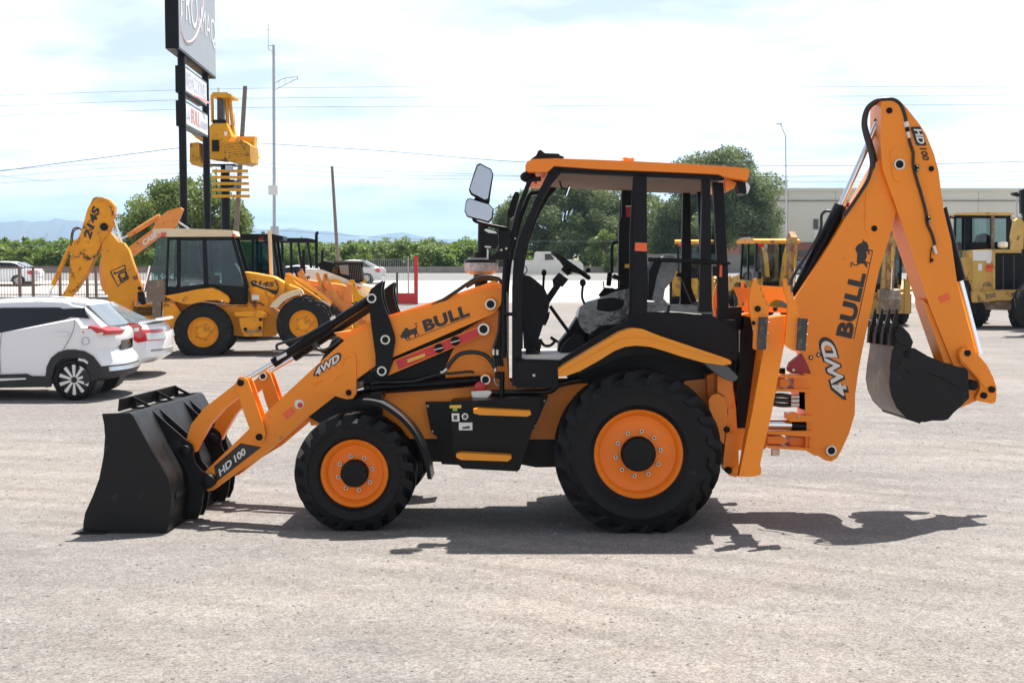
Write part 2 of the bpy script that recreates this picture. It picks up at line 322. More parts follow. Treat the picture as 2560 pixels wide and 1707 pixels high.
# ---------------------------------------------------------------- the setting
def sheet(name, ys, x0, x1, m, dz=0.0, nx=8, grow=0.0):
    bm = bmesh.new(); rows = []
    for y in ys:
        a, b_ = x0 - grow * max(0, y), x1 + grow * max(0, y)
        rows.append([bm.verts.new((a + (b_ - a) * i / nx, y, gz(y) + dz)) for i in range(nx + 1)])
    for i in range(len(rows) - 1):
        for k in range(nx): bm.faces.new((rows[i][k], rows[i][k + 1], rows[i + 1][k + 1], rows[i + 1][k]))
    return tag(obj(name, mesh(bm, name, ang=60), m), kind='structure')
ys = [-14, -11, -9] + [-8 + 0.5 * i for i in range(36)] + list(range(11, 44, 6)) + [44 + 2 * i for i in range(24)] + [95, 110, 140, 200, 320, 600, 1200, 2500, 5000, 9500]
sheet('ground', ys, -45, 45, M['gravel'], nx=24, grow=0.95)
sheet('concrete_apron', [50 + 2 * i for i in range(13)], -70, 75, M['apron'], 0.012, 12)
sheet('road', [74 + 2 * i for i in range(12)], -110, 115, M['asphalt'], 0.02, 12)
sheet('field', [98, 110, 140, 200, 320, 600, 1200, 2500, 4200], -150, 150, M['field'], 0.02, 12, 0.9)
bm = bmesh.new(); random.seed(3)
for i in range(5200):                                     # loose stones lying on the gravel
    x, y = random.uniform(-6.5, 6.5), -5.2 + 13 * random.random() ** 1.6
    r = random.choice((0.006, 0.008, 0.008, 0.010, 0.013)) * random.uniform(0.7, 1.3)
    v = [bm.verts.new((x + r * a * random.uniform(.6, 1.3), y + r * b_ * random.uniform(.6, 1.3), gz(y) + r * c * 0.7 + r * 0.2)) for a, b_, c in ((1, 0, 0), (0, 1, 0), (-1, 0, 0), (0, -1, 0), (0.1, 0.1, 1), (0, 0, -1))]
    for k in range(4): bm.faces.new((v[k], v[(k + 1) % 4], v[4])); bm.faces.new((v[(k + 1) % 4], v[k], v[5]))
tag(obj('loose_stones', mesh(bm, 'stones', smooth=False), M['pebble']), 'small loose grey stones scattered on the gravel yard', 'stones', kind='stuff')
def ridge(name, prof, D):
    bm = bmesh.new(); rows = [[], [], [], [], []]; n = 90
    for i in range(n + 1):
        x = prof[0][0] + (prof[-1][0] - prof[0][0]) * i / n
        k = next(j for j in range(len(prof) - 1) if prof[j + 1][0] >= x - 1e-6); a, b_ = prof[k], prof[k + 1]
        y = a[1] + (b_[1] - a[1]) * (x - a[0]) / (b_[0] - a[0]) + noise.noise((x * 0.09, D, 0)) * 2.2
        p = at(x, y, D); h = p.z
        for j, (dy, f) in enumerate(((-0.22, 0), (-0.13, 0.32), (-0.05, 0.72), (0, 1), (0.25, 0))):
            wob = noise.noise((x * 0.06, j * 3.1, 5)) * 0.03 * D if j < 3 else 0
            rows[j].append(bm.verts.new((p.x * (1 + dy * 0.9), p.y + dy * D + wob, (0.3 if f == 0 else 0.85 + (h - 0.85) * f * (1 + 0.25 * noise.noise((x * 0.1, j, 1)) * (f < 1))))))
    for j in range(4):
        for i in range(n): bm.faces.new((rows[j][i], rows[j][i + 1], rows[j + 1][i + 1], rows[j + 1][i]))
    return tag(obj(name, mesh(bm, name, smooth=False), M['rock']), kind='structure')
ridge('mountain_range', [(-700, 600), (-300, 566), (-120, 560), (0, 556), (40, 554), (54, 549), (75, 556), (105, 553), (125, 552), (142, 543), (165, 551), (190, 551), (215, 557), (300, 570), (420, 585), (520, 606), (600, 632)], 5600)
ridge('mountain_range', [(420, 610), (560, 578), (627, 571), (690, 576), (739, 567), (764, 577), (844, 579), (886, 590), (915, 596), (956, 585), (1004, 580), (1051, 590), (1100, 600), (1180, 606), (1300, 598), (1500, 606), (1900, 600), (2300, 607), (2700, 596), (3200, 615)], 6900)

# low wall behind the road
wl = empty('low_concrete_wall', (0, 97.5, gz(97)))
for i in range(30): box('wall_panel', (-88 + 6 * i, 0, 0.26), (5.95, 0.25, 0.50 + 0.02 * (i % 3)), M['concrete'], wl, 0.03)
tag(wl, 'low weathered concrete wall along the far side of the road', 'wall')

# ---------------------------------------------------------------- trees
def leaves(bm, tone, c, rad, n, s, sq=(1, 1, 1)):
    base = random.random()
    for i in range(n):
        d = Vector((random.gauss(0, 1), random.gauss(0, 1), random.gauss(0, 1))).normalized()
        rr = rad * random.random() ** 0.42 * (1 + 0.25 * noise.noise(d * 2.3 + c))
        p = c + Vector((d.x * sq[0], d.y * sq[1], d.z * sq[2])) * rr
        u = Vector((random.gauss(0, 1), random.gauss(0, 1), random.gauss(0, 1))).normalized(); v = u.orthogonal().normalized()
        k = s * random.uniform(0.6, 1.35); t = min(1, max(0, 0.6 * base + 0.4 * random.random()))
        q = [bm.verts.new(p + u * k), bm.verts.new(p + v * k * 0.42), bm.verts.new(p - u * k * 0.9), bm.verts.new(p - v * k * 0.42)]
        bm.faces.new(q); tone.append(t)
def crown(name, blobs, m, parent, s, dens):
    bm = bmesh.new(); tone = []
    for c, r, sq in blobs: leaves(bm, tone, Vector(c), r, int(dens * r * r), s, sq)
    me = bpy.data.meshes.new(name); bm.to_mesh(me); bm.free()
    at_ = me.attributes.new('tone', 'FLOAT', 'FACE'); at_.data.foreach_set('value', tone)
    return obj(name, me, m, parent)
def tree(name, loc, wdt, hgt, m, label, seed, group=None, s=0.17, dens=150, low=0.12, nb=26, lobes=None):
    random.seed(seed); t = empty(name, loc); tag(t, label, 'tree', group)
    blobs = []; tips = []
    for i in range(nb):
        a = random.uniform(0, 2 * math.pi); z = low + (1 - low) * (i + 0.5) / nb
        prof = math.sin(math.pi * min(1, max(0.05, (z - low * 0.6) / (1.08 - low * 0.6))) ** 0.75) ** 0.7
        rr = wdt / 2 * prof * math.sqrt(random.uniform(0.1, 1)) * 0.86
        r = wdt * random.uniform(0.10, 0.17) * (0.75 + 0.4 * prof)
        if lobes:
            lb_ = lobes[i % len(lobes)]; d_ = Vector((random.gauss(0, 1), random.gauss(0, 1), random.gauss(0, 1))).normalized() * random.random() ** 0.4
            r = wdt * random.uniform(0.07, 0.12); c = (lb_[0] + d_.x * lb_[2], d_.y * lb_[2], lb_[1] + d_.z * lb_[3]); blobs.append((c, r, (1, 1, 0.85))); tips.append(c); continue
        c = (rr * math.cos(a), rr * math.sin(a), hgt * z - r * 0.5 * (z > 0.8)); blobs.append((c, r, (1, 1, random.uniform(0.7, 1)))); tips.append(c)
    bm = bmesh.new(); th = hgt * 0.35
    add_tube(bm, [(0, 0, -0.2), (0.05, 0, th * 0.5), (0.1, 0.05, th), (0.05, 0.1, hgt * 0.7)], [wdt * .035, wdt * .028, wdt * .022, wdt * .008], 8)
    for c in tips[::2]:
        z0 = random.uniform(0.12, 0.6) * hgt * 0.8; z0 = min(z0, c[2] * 0.8)
        add_tube(bm, spline([(0.06, 0.03, z0), (c[0] * .5, c[1] * .5, z0 + (c[2] - z0) * .65), c], 4), [wdt * .014, wdt * .012, wdt * .01] + [wdt * .008] * 4 + [wdt * .004] * 2, 5)
    obj('trunk', mesh(bm, 'trunk'), M['bark'], t)
    crown('crown', blobs, m, t, s, dens); return t
tree('broadleaf_tree', col(462, 75), 7.6, 7.0, M['leaf_green'], 'bushy green tree behind the tall sign posts', 11, s=0.11, dens=900, low=0.05, nb=90, lobes=((.3, 5.4, 1.6, 1.2), (-1.6, 4.2, 1.5, 1.3), (1.9, 4.3, 1.4, 1.3), (-2.6, 2.4, 1.3, 1.5), (2.8, 2.6, 1.1, 1.6), (0, 2.6, 2.4, 1.6)))
tree('broadleaf_tree', col(1398, 113), 11.4, 9.0, M['leaf_olive'], 'wide olive green tree seen through the front of the open cab', 12, s=0.15, dens=480, low=0.02, nb=100, lobes=((-1.0, 6.6, 2.4, 1.7), (2.0, 6.8, 2.4, 1.5), (-3.4, 4.6, 2.0, 2.2), (3.6, 4.6, 2.0, 2.2), (0, 4.0, 4.0, 2.6), (-4.6, 2.2, 1.2, 1.6), (1.0, 2.2, 4.0, 1.6)))
tree('broadleaf_tree', col(1785, 112), 13.0, 11.0, M['leaf_olive'], 'tallest olive green tree beside the pale warehouse', 13, s=0.15, dens=520, low=0.02, nb=110, lobes=((-.3, 7.6, 3.0, 1.9), (.2, 8.8, 1.9, 1.0), (-1.6, 6.2, 3.2, 2.0), (2.2, 6.2, 3.0, 1.9), (3.6, 4.0, 2.2, 2.2), (0, 3.2, 4.6, 2.4), (-3.6, 3.6, 2.2, 2.2), (1.8, 7.8, 2.4, 1.8)))
tree('broadleaf_tree', col(1600, 118), 7.0, 7.2, M['leaf_olive'], 'smaller olive green tree between the two wide trees', 15, s=0.19, dens=300, low=0.04, nb=34)
tree('small_tree', col(663, 104), 1.35, 3.4, M['leaf_olive'], 'small dark narrow tree beside the lattice mast', 16, s=0.13, dens=1100, low=0.2, nb=14)
tree('olive_bush', col(1515, 109), 3.2, 3.6, M['leaf_green'], 'pale olive bush in front of the wide tree by the road', 17, s=0.14, dens=800, low=0.06, nb=18)
protos = []
for k in range(3): protos.append(tree('orchard_tree', (0, 0, 0), 3.3, 2.9, M['leaf_orchard'], 'leafy green orchard tree in the rows beyond the road', 21 + k, 'orchard trees beyond the road', s=0.15, dens=520, low=0.08, nb=16))
random.seed(5); used = set()
for row, (yy, n_) in enumerate(((105, 58), (116, 58), (132, 56), (150, 52))):
    for i in range(n_):
        x = -95 + 137 * (i + random.uniform(0.2, 0.8)) / n_
        x *= (yy + 11) / 133
        if row < 2 and 3.0 < x < 30: continue
        k = random.randrange(3); o = protos[k]
        if k in used: o = copy_tree(protos[k])
        used.add(k); y = yy + random.uniform(-2.5, 2.5)
        o.location = (x, y, gz(y)); o.rotation_euler.z = random.uniform(0, 6.28); f = random.uniform(1.0, 1.4); o.scale = (f, f, random.uniform(0.85, 1.12) * (0.92 + 0.06 * row))

# ---------------------------------------------------------------- warehouse
wh = empty('warehouse', (0, 114, gz(114))); z0 = gz(114)
zt = at(2000, 478, 125).z - z0; X0, X1 = at(1850, 600, 125).x, at(2800, 600, 125).x; zb = at(2000, 606, 125).z - z0
for i in range(8):
    wv = (X1 - X0) / 8; box('wall_panel', (X0 + wv * (i + .5), 9, (zb + zt) / 2), (wv - 0.03, 18, zt - zb), M['wall'], wh, 0.01)
box('parapet_cap', ((X0 + X1) / 2, 9, zt + 0.14), (X1 - X0 + 0.3, 18.3, 0.28), M['wall'], wh, 0.03)
box('eaves_gutter', ((X0 + X1) / 2, -0.07, zt - 0.9), (X1 - X0, 0.10, 0.10), M['concrete'], wh, 0.01)
box('brick_base', ((X0 + X1) / 2, 8.9, zb / 2 - 0.02), (X1 - X0 + 0.1, 18.2, zb - 0.04), M['brick'], wh, 0.01)
for k, (xa, ya, xb, yb) in enumerate(((2034, 548, 2046, 573), (2036, 577, 2047, 598))):
    a, b_ = at(xa, ya, 124.9), at(xb, yb, 124.9)
    box('window', ((a.x + b_.x) / 2, -0.03, (a.z + b_.z) / 2 - z0), (b_.x - a.x, 0.1, a.z - b_.z), M['darkglass'] if k == 0 else M['signwhite'], wh, 0.01)
for k in range(5):
    a = at(1960 + 22 * k, 633, 124.8); box('window', (a.x, -0.25, a.z - z0), (0.6, 0.12, 0.5), M['darkglass'], wh, 0.01)
tag(wh, 'long pale grey warehouse with a red brick base', 'building')
# plank fence behind the backhoes
pf = empty('plank_fence', (at(1560, 640, 103).x, 92 + 4.2, gz(96))); Lf = at(2010, 640, 103).x - pf.location.x
me0 = None
for i in range(int(Lf / 0.2)):
    if me0 is None: o = box('plank', (0, 0, 0.78), (0.175, 0.03, 1.58), M['concrete'], pf, 0.004); me0 = o.data
    else: o = obj('plank', me0, None, pf)
    o.location = (0.2 * i, 0, random.uniform(-0.04, 0.02))
for z in (0.4, 1.25): box('fence_rail', (Lf / 2, 0.05, z), (Lf, 0.05, 0.09), M['concrete'], pf, 0)
tag(pf, 'grey plank fence below the trees next to the warehouse', 'fence')

# iron railing on the left
def railing(name, xa, xb, D, yt, yb, m, step, posts, label):
    A_, B_ = at(xa, 700, D), at(xb, 700, D); g = gz(A_.y); f = empty(name, (A_.x, A_.y, g)); Lx = B_.x - A_.x
    zt, zb = at(xa, yt, D).z - g, at(xa, yb, D).z - g
    for z in (zt, zb + 0.1, (zt * 0.42 + zb * 0.58)): box('rail', (Lx / 2, 0, z), (Lx, 0.04, 0.05), m, f, 0)
    me = None
    for i in range(int(Lx / step)):
        if me is None: o = box('bar', (0, 0, (zt + zb) / 2 + 0.05), (0.017, 0.017, zt - zb + 0.1), m, f, 0); me = o.data
        else: o = obj('bar', me, None, f)
        o.location.x = step * (i + 0.5)
    for p in posts: box('post', (at(p, 700, D).x - A_.x, 0, zt / 2), (0.11, 0.11, zt + 0.1), m, f, 0.01)
    box('base_wall', (Lx / 2, 0.02, zb / 2 - 0.05), (Lx, 0.2, zb + 0.1), M['concrete'], f, 0.02)
    return tag(f, label, 'fence')
railing('iron_railing', -60, 452, 58, 669, 742, M['rail'], 0.13, (-20, 49, 83, 150, 218, 240, 330, 420), 'rusty brown iron railing on a concrete base behind the white cars')
# red gate with wire mesh
g0 = at(902, 700, 60); g = empty('red_mesh_gate', (g0.x, g0.y, gz(g0.y))); gw = at(1040, 700, 60).x - g0.x
hz = lambda y: at(1000, y, 60).z - gz(g0.y)
box('gate_post', (gw, 0, hz(641) / 2), (0.17, 0.14, hz(641)), M['red'], g, 0.01)
box('bottom_panel', (gw / 2 + 0.05, 0, (hz(733) + hz(760)) / 2), (gw - 0.28, 0.08, hz(733) - hz(760)), M['red'], g, 0.01)
box('dark_post', (at(993, 700, 60).x - g0.x, 0.0, hz(682) / 2), (0.09, 0.09, hz(682)), M['grey'], g, 0.005)
bm = bmesh.new(); add_box(bm, (0, 0, (hz(648) + hz(733)) / 2), (0.012, 0.012, hz(648) - hz(733))); me = mesh(bm, 'mesh_wire')
for i in range(int(gw / 0.085)): o = obj('mesh_wire', me, M['galv'], g); o.location.x = 0.06 + 0.085 * i
for k in range(5): box('mesh_cross_wire', (gw / 2, 0.01, hz(648) + (hz(733) - hz(648)) * k / 4), (gw - 0.1, 0.012, 0.012), M['galv'], g, 0)
box('back_rail', (gw - 0.35, 0.03, hz(690)), (0.05, 0.05, hz(641) - hz(740)), M['galv'], g, 0)
tag(g, 'red framed gate with wire mesh and a red bottom panel', 'gate')

# ---------------------------------------------------------------- poles, mast, wires
def pole(name, xa, ya, xb, yb, D, r0, r1, m, label, cat='pole'):
    b_, t = at(xb, yb, D), at(xa, ya, D); d = (t - b_) / (t.z - b_.z); g = gz(b_.y); b_ = b_ + d * (g - 0.1 - b_.z)
    o = empty(name, b_); cyl('shaft', (0, 0, 0), t - b_, r0, m, o, 12) if r0 == r1 else tube('shaft', [(0, 0, 0), (t - b_) * .5, t - b_], [r0, r0 * .5 + r1 * .5, r1], m, o, 12)
    return tag(o, label, cat), b_
pole('wooden_pole', 613, 216, 590, 587, 57, 0.12, 0.09, M['wood'], 'leaning grey wooden utility pole behind the mounted bulldozer')
pole('wooden_pole', 830, 416, 844, 645, 66, 0.10, 0.07, M['wood'], 'thin dark wooden pole standing alone in front of the orchard')
lp, lb = pole('street_lamp', 1964, 341, 1966, 560, 70, 0.05, 0.03, M['galv'], 'tall thin street lamp in front of the warehouse', 'street lamp')
tp = at(1964, 341, 70) - lb; e = at(1952, 312, 70) - lb
tube('lamp_arm', [tp, tp + (e - tp) * 0.5 + Vector((-.05, 0, .12)), e], 0.025, M['galv'], lp); box('lamp_head', e + Vector((-.08, 0, .03)), (0.3, 0.12, 0.06), M['galv'], lp, 0.03)
ms, mb = pole('lattice_mast', 684, 113, 686, 587, 62, 0.09, 0.06, M['galv'], 'tall grey mast with an equipment box and a lamp arm', 'mast')
def mp(c, p, D=62): return at(*px(c, p), D) - mb
box('equipment_box', mp('T', (798, 1245)) + Vector((0, -.18, 0)), (0.44, 0.22, 0.44), M['signwhite'], ms, 0.02)
tube('lamp_arm', [mp('T', (802, 590)), mp('T', (860, 560)), mp('T', (955, 512))], 0.018, M['galv'], ms); tube('lamp_arm', [mp('T', (802, 545)), mp('T', (860, 515)), mp('T', (955, 500))], 0.018, M['galv'], ms)
for q in ((830, 578, 530), (870, 552, 512), (915, 525, 505), (952, 525, 500)): cyl('arm_strut', mp('T', (q[0], q[1])), mp('T', (q[0], q[2])), 0.014, M['galv'], ms, 6)
tube('antenna', [mp('T', (760, 330)), mp('T', (760, 155))], 0.014, M['galv'], ms, sp=False); cyl('antenna_cross', mp('T', (745, 198)), mp('T', (775, 198)), 0.016, M['galv'], ms, 6)
cyl('antenna_bracket', mp('T', (757, 298)), mp('T', (798, 298)), 0.025, M['galv'], ms, 6); cyl('antenna_bracket', mp('T', (762, 318)), mp('T', (792, 345)), 0.02, M['galv'], ms, 6)
for k in range(22): cyl('climbing_rung', mp('T', (790, 360 + 52 * k)), mp('T', (808, 356 + 52 * k)), 0.02, M['galv'], ms, 5)
cyl('collar', mp('T', (803, 1480)), mp('T', (803, 1540)), 0.2, M['galv'], ms, 12)
WL = 'thin dark overhead power line crossing the sky'
for k, (q, D, r) in enumerate((([(-60, 241), (600, 222), (1280, 217), (2620, 217)], 86, .011), ([(-60, 267), (600, 247), (1280, 243), (2620, 240)], 86, .011), ([(-60, 291), (600, 270), (1280, 266), (2620, 262)], 86, .011),
        ([(-60, 436), (200, 402), (463, 368)], 60, .016), ([(640, 358), (960, 378), (1320, 406), (1700, 412), (2150, 414), (2620, 402)], 60, .013), ([(-60, 430), (460, 402), (1000, 428), (1600, 445), (2620, 428)], 92, .011),
        ([(-60, 448), (460, 412), (1000, 438), (2000, 443), (2620, 440)], 92, .010), ([(-60, 462), (460, 434), (1000, 446), (2000, 455), (2620, 450)], 92, .010), ([(-60, 425), (110, 452), (460, 448), (640, 430)], 84, .009),
        ([(-60, 622), (165, 610), (420, 590)], 80, .012), ([(686, 575), (1000, 596), (1300, 603), (1560, 603)], 80, .011))):
    P = [at(x, y, D) for x, y in q]; o = tube('power_line', [p - P[0] for p in P], r, M['wire'], None, 5, n=10); o.location = P[0]
    tag(o, WL, 'power line', 'overhead power lines')

# ---------------------------------------------------------------- lettering
def glyphs(s, off=0.0, shear=0.0, space=1.0):
    cu = bpy.data.curves.new('t', 'FONT'); cu.body = s; cu.offset = off; cu.shear = shear; cu.space_character = space; cu.resolution_u = 4
    o = bpy.data.objects.new('t', cu); C.objects.link(o); bpy.context.view_layer.update()
    me = bpy.data.meshes.new_from_object(o.evaluated_get(bpy.context.evaluated_depsgraph_get()))
    bpy.data.objects.remove(o); bpy.data.curves.remove(cu); return me
def letter(name, s, bl, br, tl, m, parent, off=0.02, shear=0.0, space=1.0, pad=0.0, flip=None):
    me = glyphs(s, off, shear, space); vs = [v.co.copy() for v in me.vertices]
    x0, x1 = min(v.x for v in vs), max(v.x for v in vs); y0, y1 = min(v.y for v in vs), max(v.y for v in vs)
    bl, br, tl = Vector(bl), Vector(br), Vector(tl)
    for v in me.vertices:
        u = (v.co.x - x0) / (x1 - x0) * (1 + 2 * pad) - pad; t = (v.co.y - y0) / (y1 - y0) * (1 + 2 * pad) - pad
        v.co = bl + (br - bl) * u + (tl - bl) * t
    o = obj(name, me, m, parent); return o

# ---------------------------------------------------------------- sign on two posts
sg = empty('pylon_sign', (-9.67, 27, 0)); so = sg.location
xl = lambda D: -9.67 - 0.06 * (D - 38)
def sgn(name, Da, Db, za, zb_, th, m, face, bv=0.02):
    bm = bmesh.new(); d = Vector((xl(Db) - xl(Da), Db - Da, 0)); nrm = Vector((d.y, -d.x, 0)).normalized() * th / 2
    a = Vector((xl(Da), Da - 11, 0)) - Vector((so.x, so.y, 0))
    v = []
    for z in (za, zb_):
        for p in (a - nrm, a + nrm, a + d + nrm, a + d - nrm): v.append(bm.verts.new((p.x, p.y, z)))
    for f in ((0, 1, 2, 3), (7, 6, 5, 4), (0, 4, 5, 1), (1, 5, 6, 2), (2, 6, 7, 3), (3, 7, 4, 0)): bm.faces.new([v[i] for i in f])
    bev(bm, bv); o = obj(name, mesh(bm, name), M['black'], sg)
    bm = bmesh.new(); e = 0.06; n2 = nrm.normalized() * (th / 2 + 0.01); u = d.normalized()
    q = [a + n2 + u * e + Vector((0, 0, za + e)), a + n2 + d - u * e + Vector((0, 0, za + e)), a + n2 + d - u * e + Vector((0, 0, zb_ - e)), a + n2 + u * e + Vector((0, 0, zb_ - e))]
    bm.faces.new([bm.verts.new(p) for p in q]); obj('sign_face', mesh(bm, 'face'), face, o)
    def pt(uu, tt): return a + n2 * 1.06 + d * uu + Vector((0, 0, za + (zb_ - za) * tt))
    return o, pt
zn = lambda y, D: at(460, y, D).z
o, pt = sgn('main_panel', 38, 44.5, zn(122, 38), zn(122, 38) + 2.6, 0.37, M['signgrey'], M['signgrey'])
letter('lettering', 'PRO', pt(.05, .38), pt(.47, .38), pt(.05, .80), M['signwhite'], o, 0.0, 0.1); letter('lettering', 'MAQ', pt(.57, .36), pt(.98, .36), pt(.57, .72), M['signwhite'], o, 0.0)
letter('lettering', 'de', pt(.48, .46), pt(.56, .46), pt(.48, .58), M['signwhite'], o, 0.01)
sw = [pt(.68, .98), pt(.63, .72), pt(.50, .42), pt(.36, .24), pt(.18, .14), pt(.07, .20), pt(.06, .34), pt(.12, .46)]
tube('red_swoosh', [q - Vector((0.03, 0, 0)) for q in sw], [0.03, 0.04, 0.045, 0.05, 0.05, 0.035, 0.03, 0.02], M['signpink'], o, 6)
o, pt = sgn('upper_panel', 39.15, 42.9, zn(231, 39.15), zn(231, 39.15) + 0.78, 0.28, M['signwhite'], M['signwhite'], 0.01)
letter('lettering', 'REFACCIONES', pt(.05, .25), pt(.95, .25), pt(.05, .85), M['signblue'], o, 0.0)
box('red_stripe', pt(.5, .1) + Vector((0.01, 0, 0)), (0.02, 3.4, 0.06), M['signred'], o, 0)
o, pt = sgn('lower_panel', 39.15, 43.0, zn(315, 39.15), zn(315, 39.15) + 0.74, 0.28, M['signwhite'], M['signwhite'], 0.01)
letter('lettering', 'BULL', pt(.22, .25), pt(.62, .25), pt(.22, .85), M['signred'], o, 0.03); [box('small_mark', pt(.66 + .035 * k, .42), (0.01, 0.06, 0.2), M['signblue'], o, 0) for k in range(9)]
bm = bmesh.new(); bm.faces.new([bm.verts.new(pt(a, b_)) for a, b_ in ((.05, .4), (.09, .62), (.13, .6), (.17, .7), (.18, .4), (.16, .25), (.14, .4), (.09, .4), (.08, .25))]); obj('bull_emblem', mesh(bm, 'e'), M['signblue'], o)
for D in (39.4, 43.5): cyl('post', (xl(D) - so.x, D - 38, -0.1), (xl(D) - so.x, D - 38, zn(122, 38) + 0.15), 0.115, M['black'], sg, 16)
tag(sg, 'tall black two post advertising sign with grey and white panels', 'sign')

# ---------------------------------------------------------------- bulldozer on a post
bp = col(566, 50)
po = empty('display_post', bp); cyl('shaft', (0, 0, -0.1), (0, 0, at(566, 415, 50).z), 0.17, M['black'], po, 16); tag(po, 'thick black post carrying the yellow bulldozer', 'post')
box('top_plate', (0, 0, at(566, 414, 50).z - bp.z), (0.9, 0.9, 0.06), M['black'], po)
dz0 = at(566, 413, 50).z
dz = empty('bulldozer', (bp.x, bp.y, dz0)); T_ = lambda p, D=50: at(*px('T', p), D) - dz.location
def dpr(name, pts, Y0, Y1, m, parent=dz, bv=0.02):
    bm = bmesh.new(); q = [T_(p, 50 + Y0) for p in pts]; add_prism(bm, [(v.x, v.z) for v in q], Y0, Y1); bev(bm, bv, 1); return obj(name, mesh(bm, name), m, parent)
M['dozer'] = mat('dozer_yellow', (0.74, 0.36, 0.015), 0.5, var=0.1, spec=0.3, dirt=(0.3, 0.17, 0.05), dirtamt=0.2)
M['dozertrack'] = mat('dozer_track', (0.60, 0.30, 0.02), 0.6, var=0.2, spec=0.3, dirt=(0.2, 0.11, 0.04), dirtamt=0.4)
for Y0 in (-1.2,):
    dpr('track', [(472, 935), (585, 915), (640, 950), (645, 1060), (600, 1072), (500, 1055), (470, 1010)], -1.2, 0.3, M['dozertrack'], bv=0.06)
    dpr('track', [(246, 935), (300, 930), (318, 1060), (345, 1075), (262, 1078), (246, 1060)], -0.9, 0.8, M['dozertrack'], bv=0.05)
for k in range(7): dpr('track_shoe', [(474 + 3 * k, 938 + 17 * k), (584 + 4 * k, 922 + 17 * k), (584 + 4 * k, 930 + 17 * k), (474 + 3 * k, 946 + 17 * k)], -1.23, -1.2, M['dozer'], bv=0)
dpr('blade', [(540, 892), (672, 892), (668, 940), (680, 1000), (692, 1032), (640, 1036), (600, 930)], 0.35, 0.9, M['dozer'], bv=0.01)
dpr('body', [(330, 880), (395, 805), (485, 805), (520, 890), (500, 930), (470, 1040), (440, 1045), (340, 1030)], -0.7, 0.7, M['dozer'], bv=0.03)
dpr('radiator', [(392, 915), (436, 915), (436, 990), (392, 990)], -0.75, -0.7, M['black'], bv=0)
dpr('rear_ripper', [(246, 830), (320, 850), (345, 900), (330, 930), (290, 905), (262, 880)], -0.5, 0.2, M['dozer'])
dpr('name_plate', [(396, 782), (482, 782), (482, 806), (396, 806)], -0.72, -0.66, M['black'], bv=0)
for q in (((484, 605), (498, 890), 0.07), ((505, 615), (532, 880), 0.07), ((392, 620), (396, 800), 0.06)): cyl('canopy_post', T_(q[0]), T_(q[1]), q[2], M['dozer'], dz, 8)
cyl('canopy_post', T_((505, 615), 51), T_((532, 880), 51), 0.06, M['dozer'], dz, 8)
dpr('canopy_roof', [(392, 604), (486, 604), (520, 622), (520, 634), (392, 634)], -0.6, 0.7, M['dozer'], bv=0.02)
dpr('seat', [(425, 640), (462, 650), (462, 780), (425, 780)], -0.2, 0.2, M['grey']); cyl('exhaust_stack', T_((434, 575)), T_((434, 700)), 0.045, M['zinc'], dz, 8)
cyl('hand_rail', T_((535, 745)), T_((542, 825)), 0.015, M['dozer'], dz, 6); box('side_lamp', T_((481, 875), 49.2), (0.1, 0.08, 0.14), M['white'], dz)
tag(dz, 'old yellow bulldozer mounted high on a black post', 'bulldozer')
sl = empty('slatted_sign', (bp.x, bp.y - 1.0, at(566, 497, 49).z)); T2 = lambda p: at(*px('T', p), 49) - sl.location
for k in range(5):
    a, b_ = T2((394, 1109 + 41 * k)), T2((628 + 3 * k, 1128 + 41 * k)); box('slat', ((a.x + b_.x) / 2, 0, (a.z + b_.z) / 2), (b_.x - a.x, 0.05, a.z - b_.z), M['dozer'], sl, 0.004)
for x in (418, 560):
    a, b_ = T2((x - 4, 1100)), T2((x + 4, 1288)); box('upright', ((a.x + b_.x) / 2, 0.06, (a.z + b_.z) / 2), (b_.x - a.x, 0.06, a.z - b_.z), M['black'], sl, 0)
box('clamp', T2((480, 1200)) + Vector((0.05, 0.45, 0)), (0.5, 0.8, 0.3), M['black'], sl); box('floodlight', T2((505, 1100)), (0.25, 0.2, 0.2), M['galv'], sl)
tag(sl, 'orange slatted board clamped to the bulldozer post', 'sign')
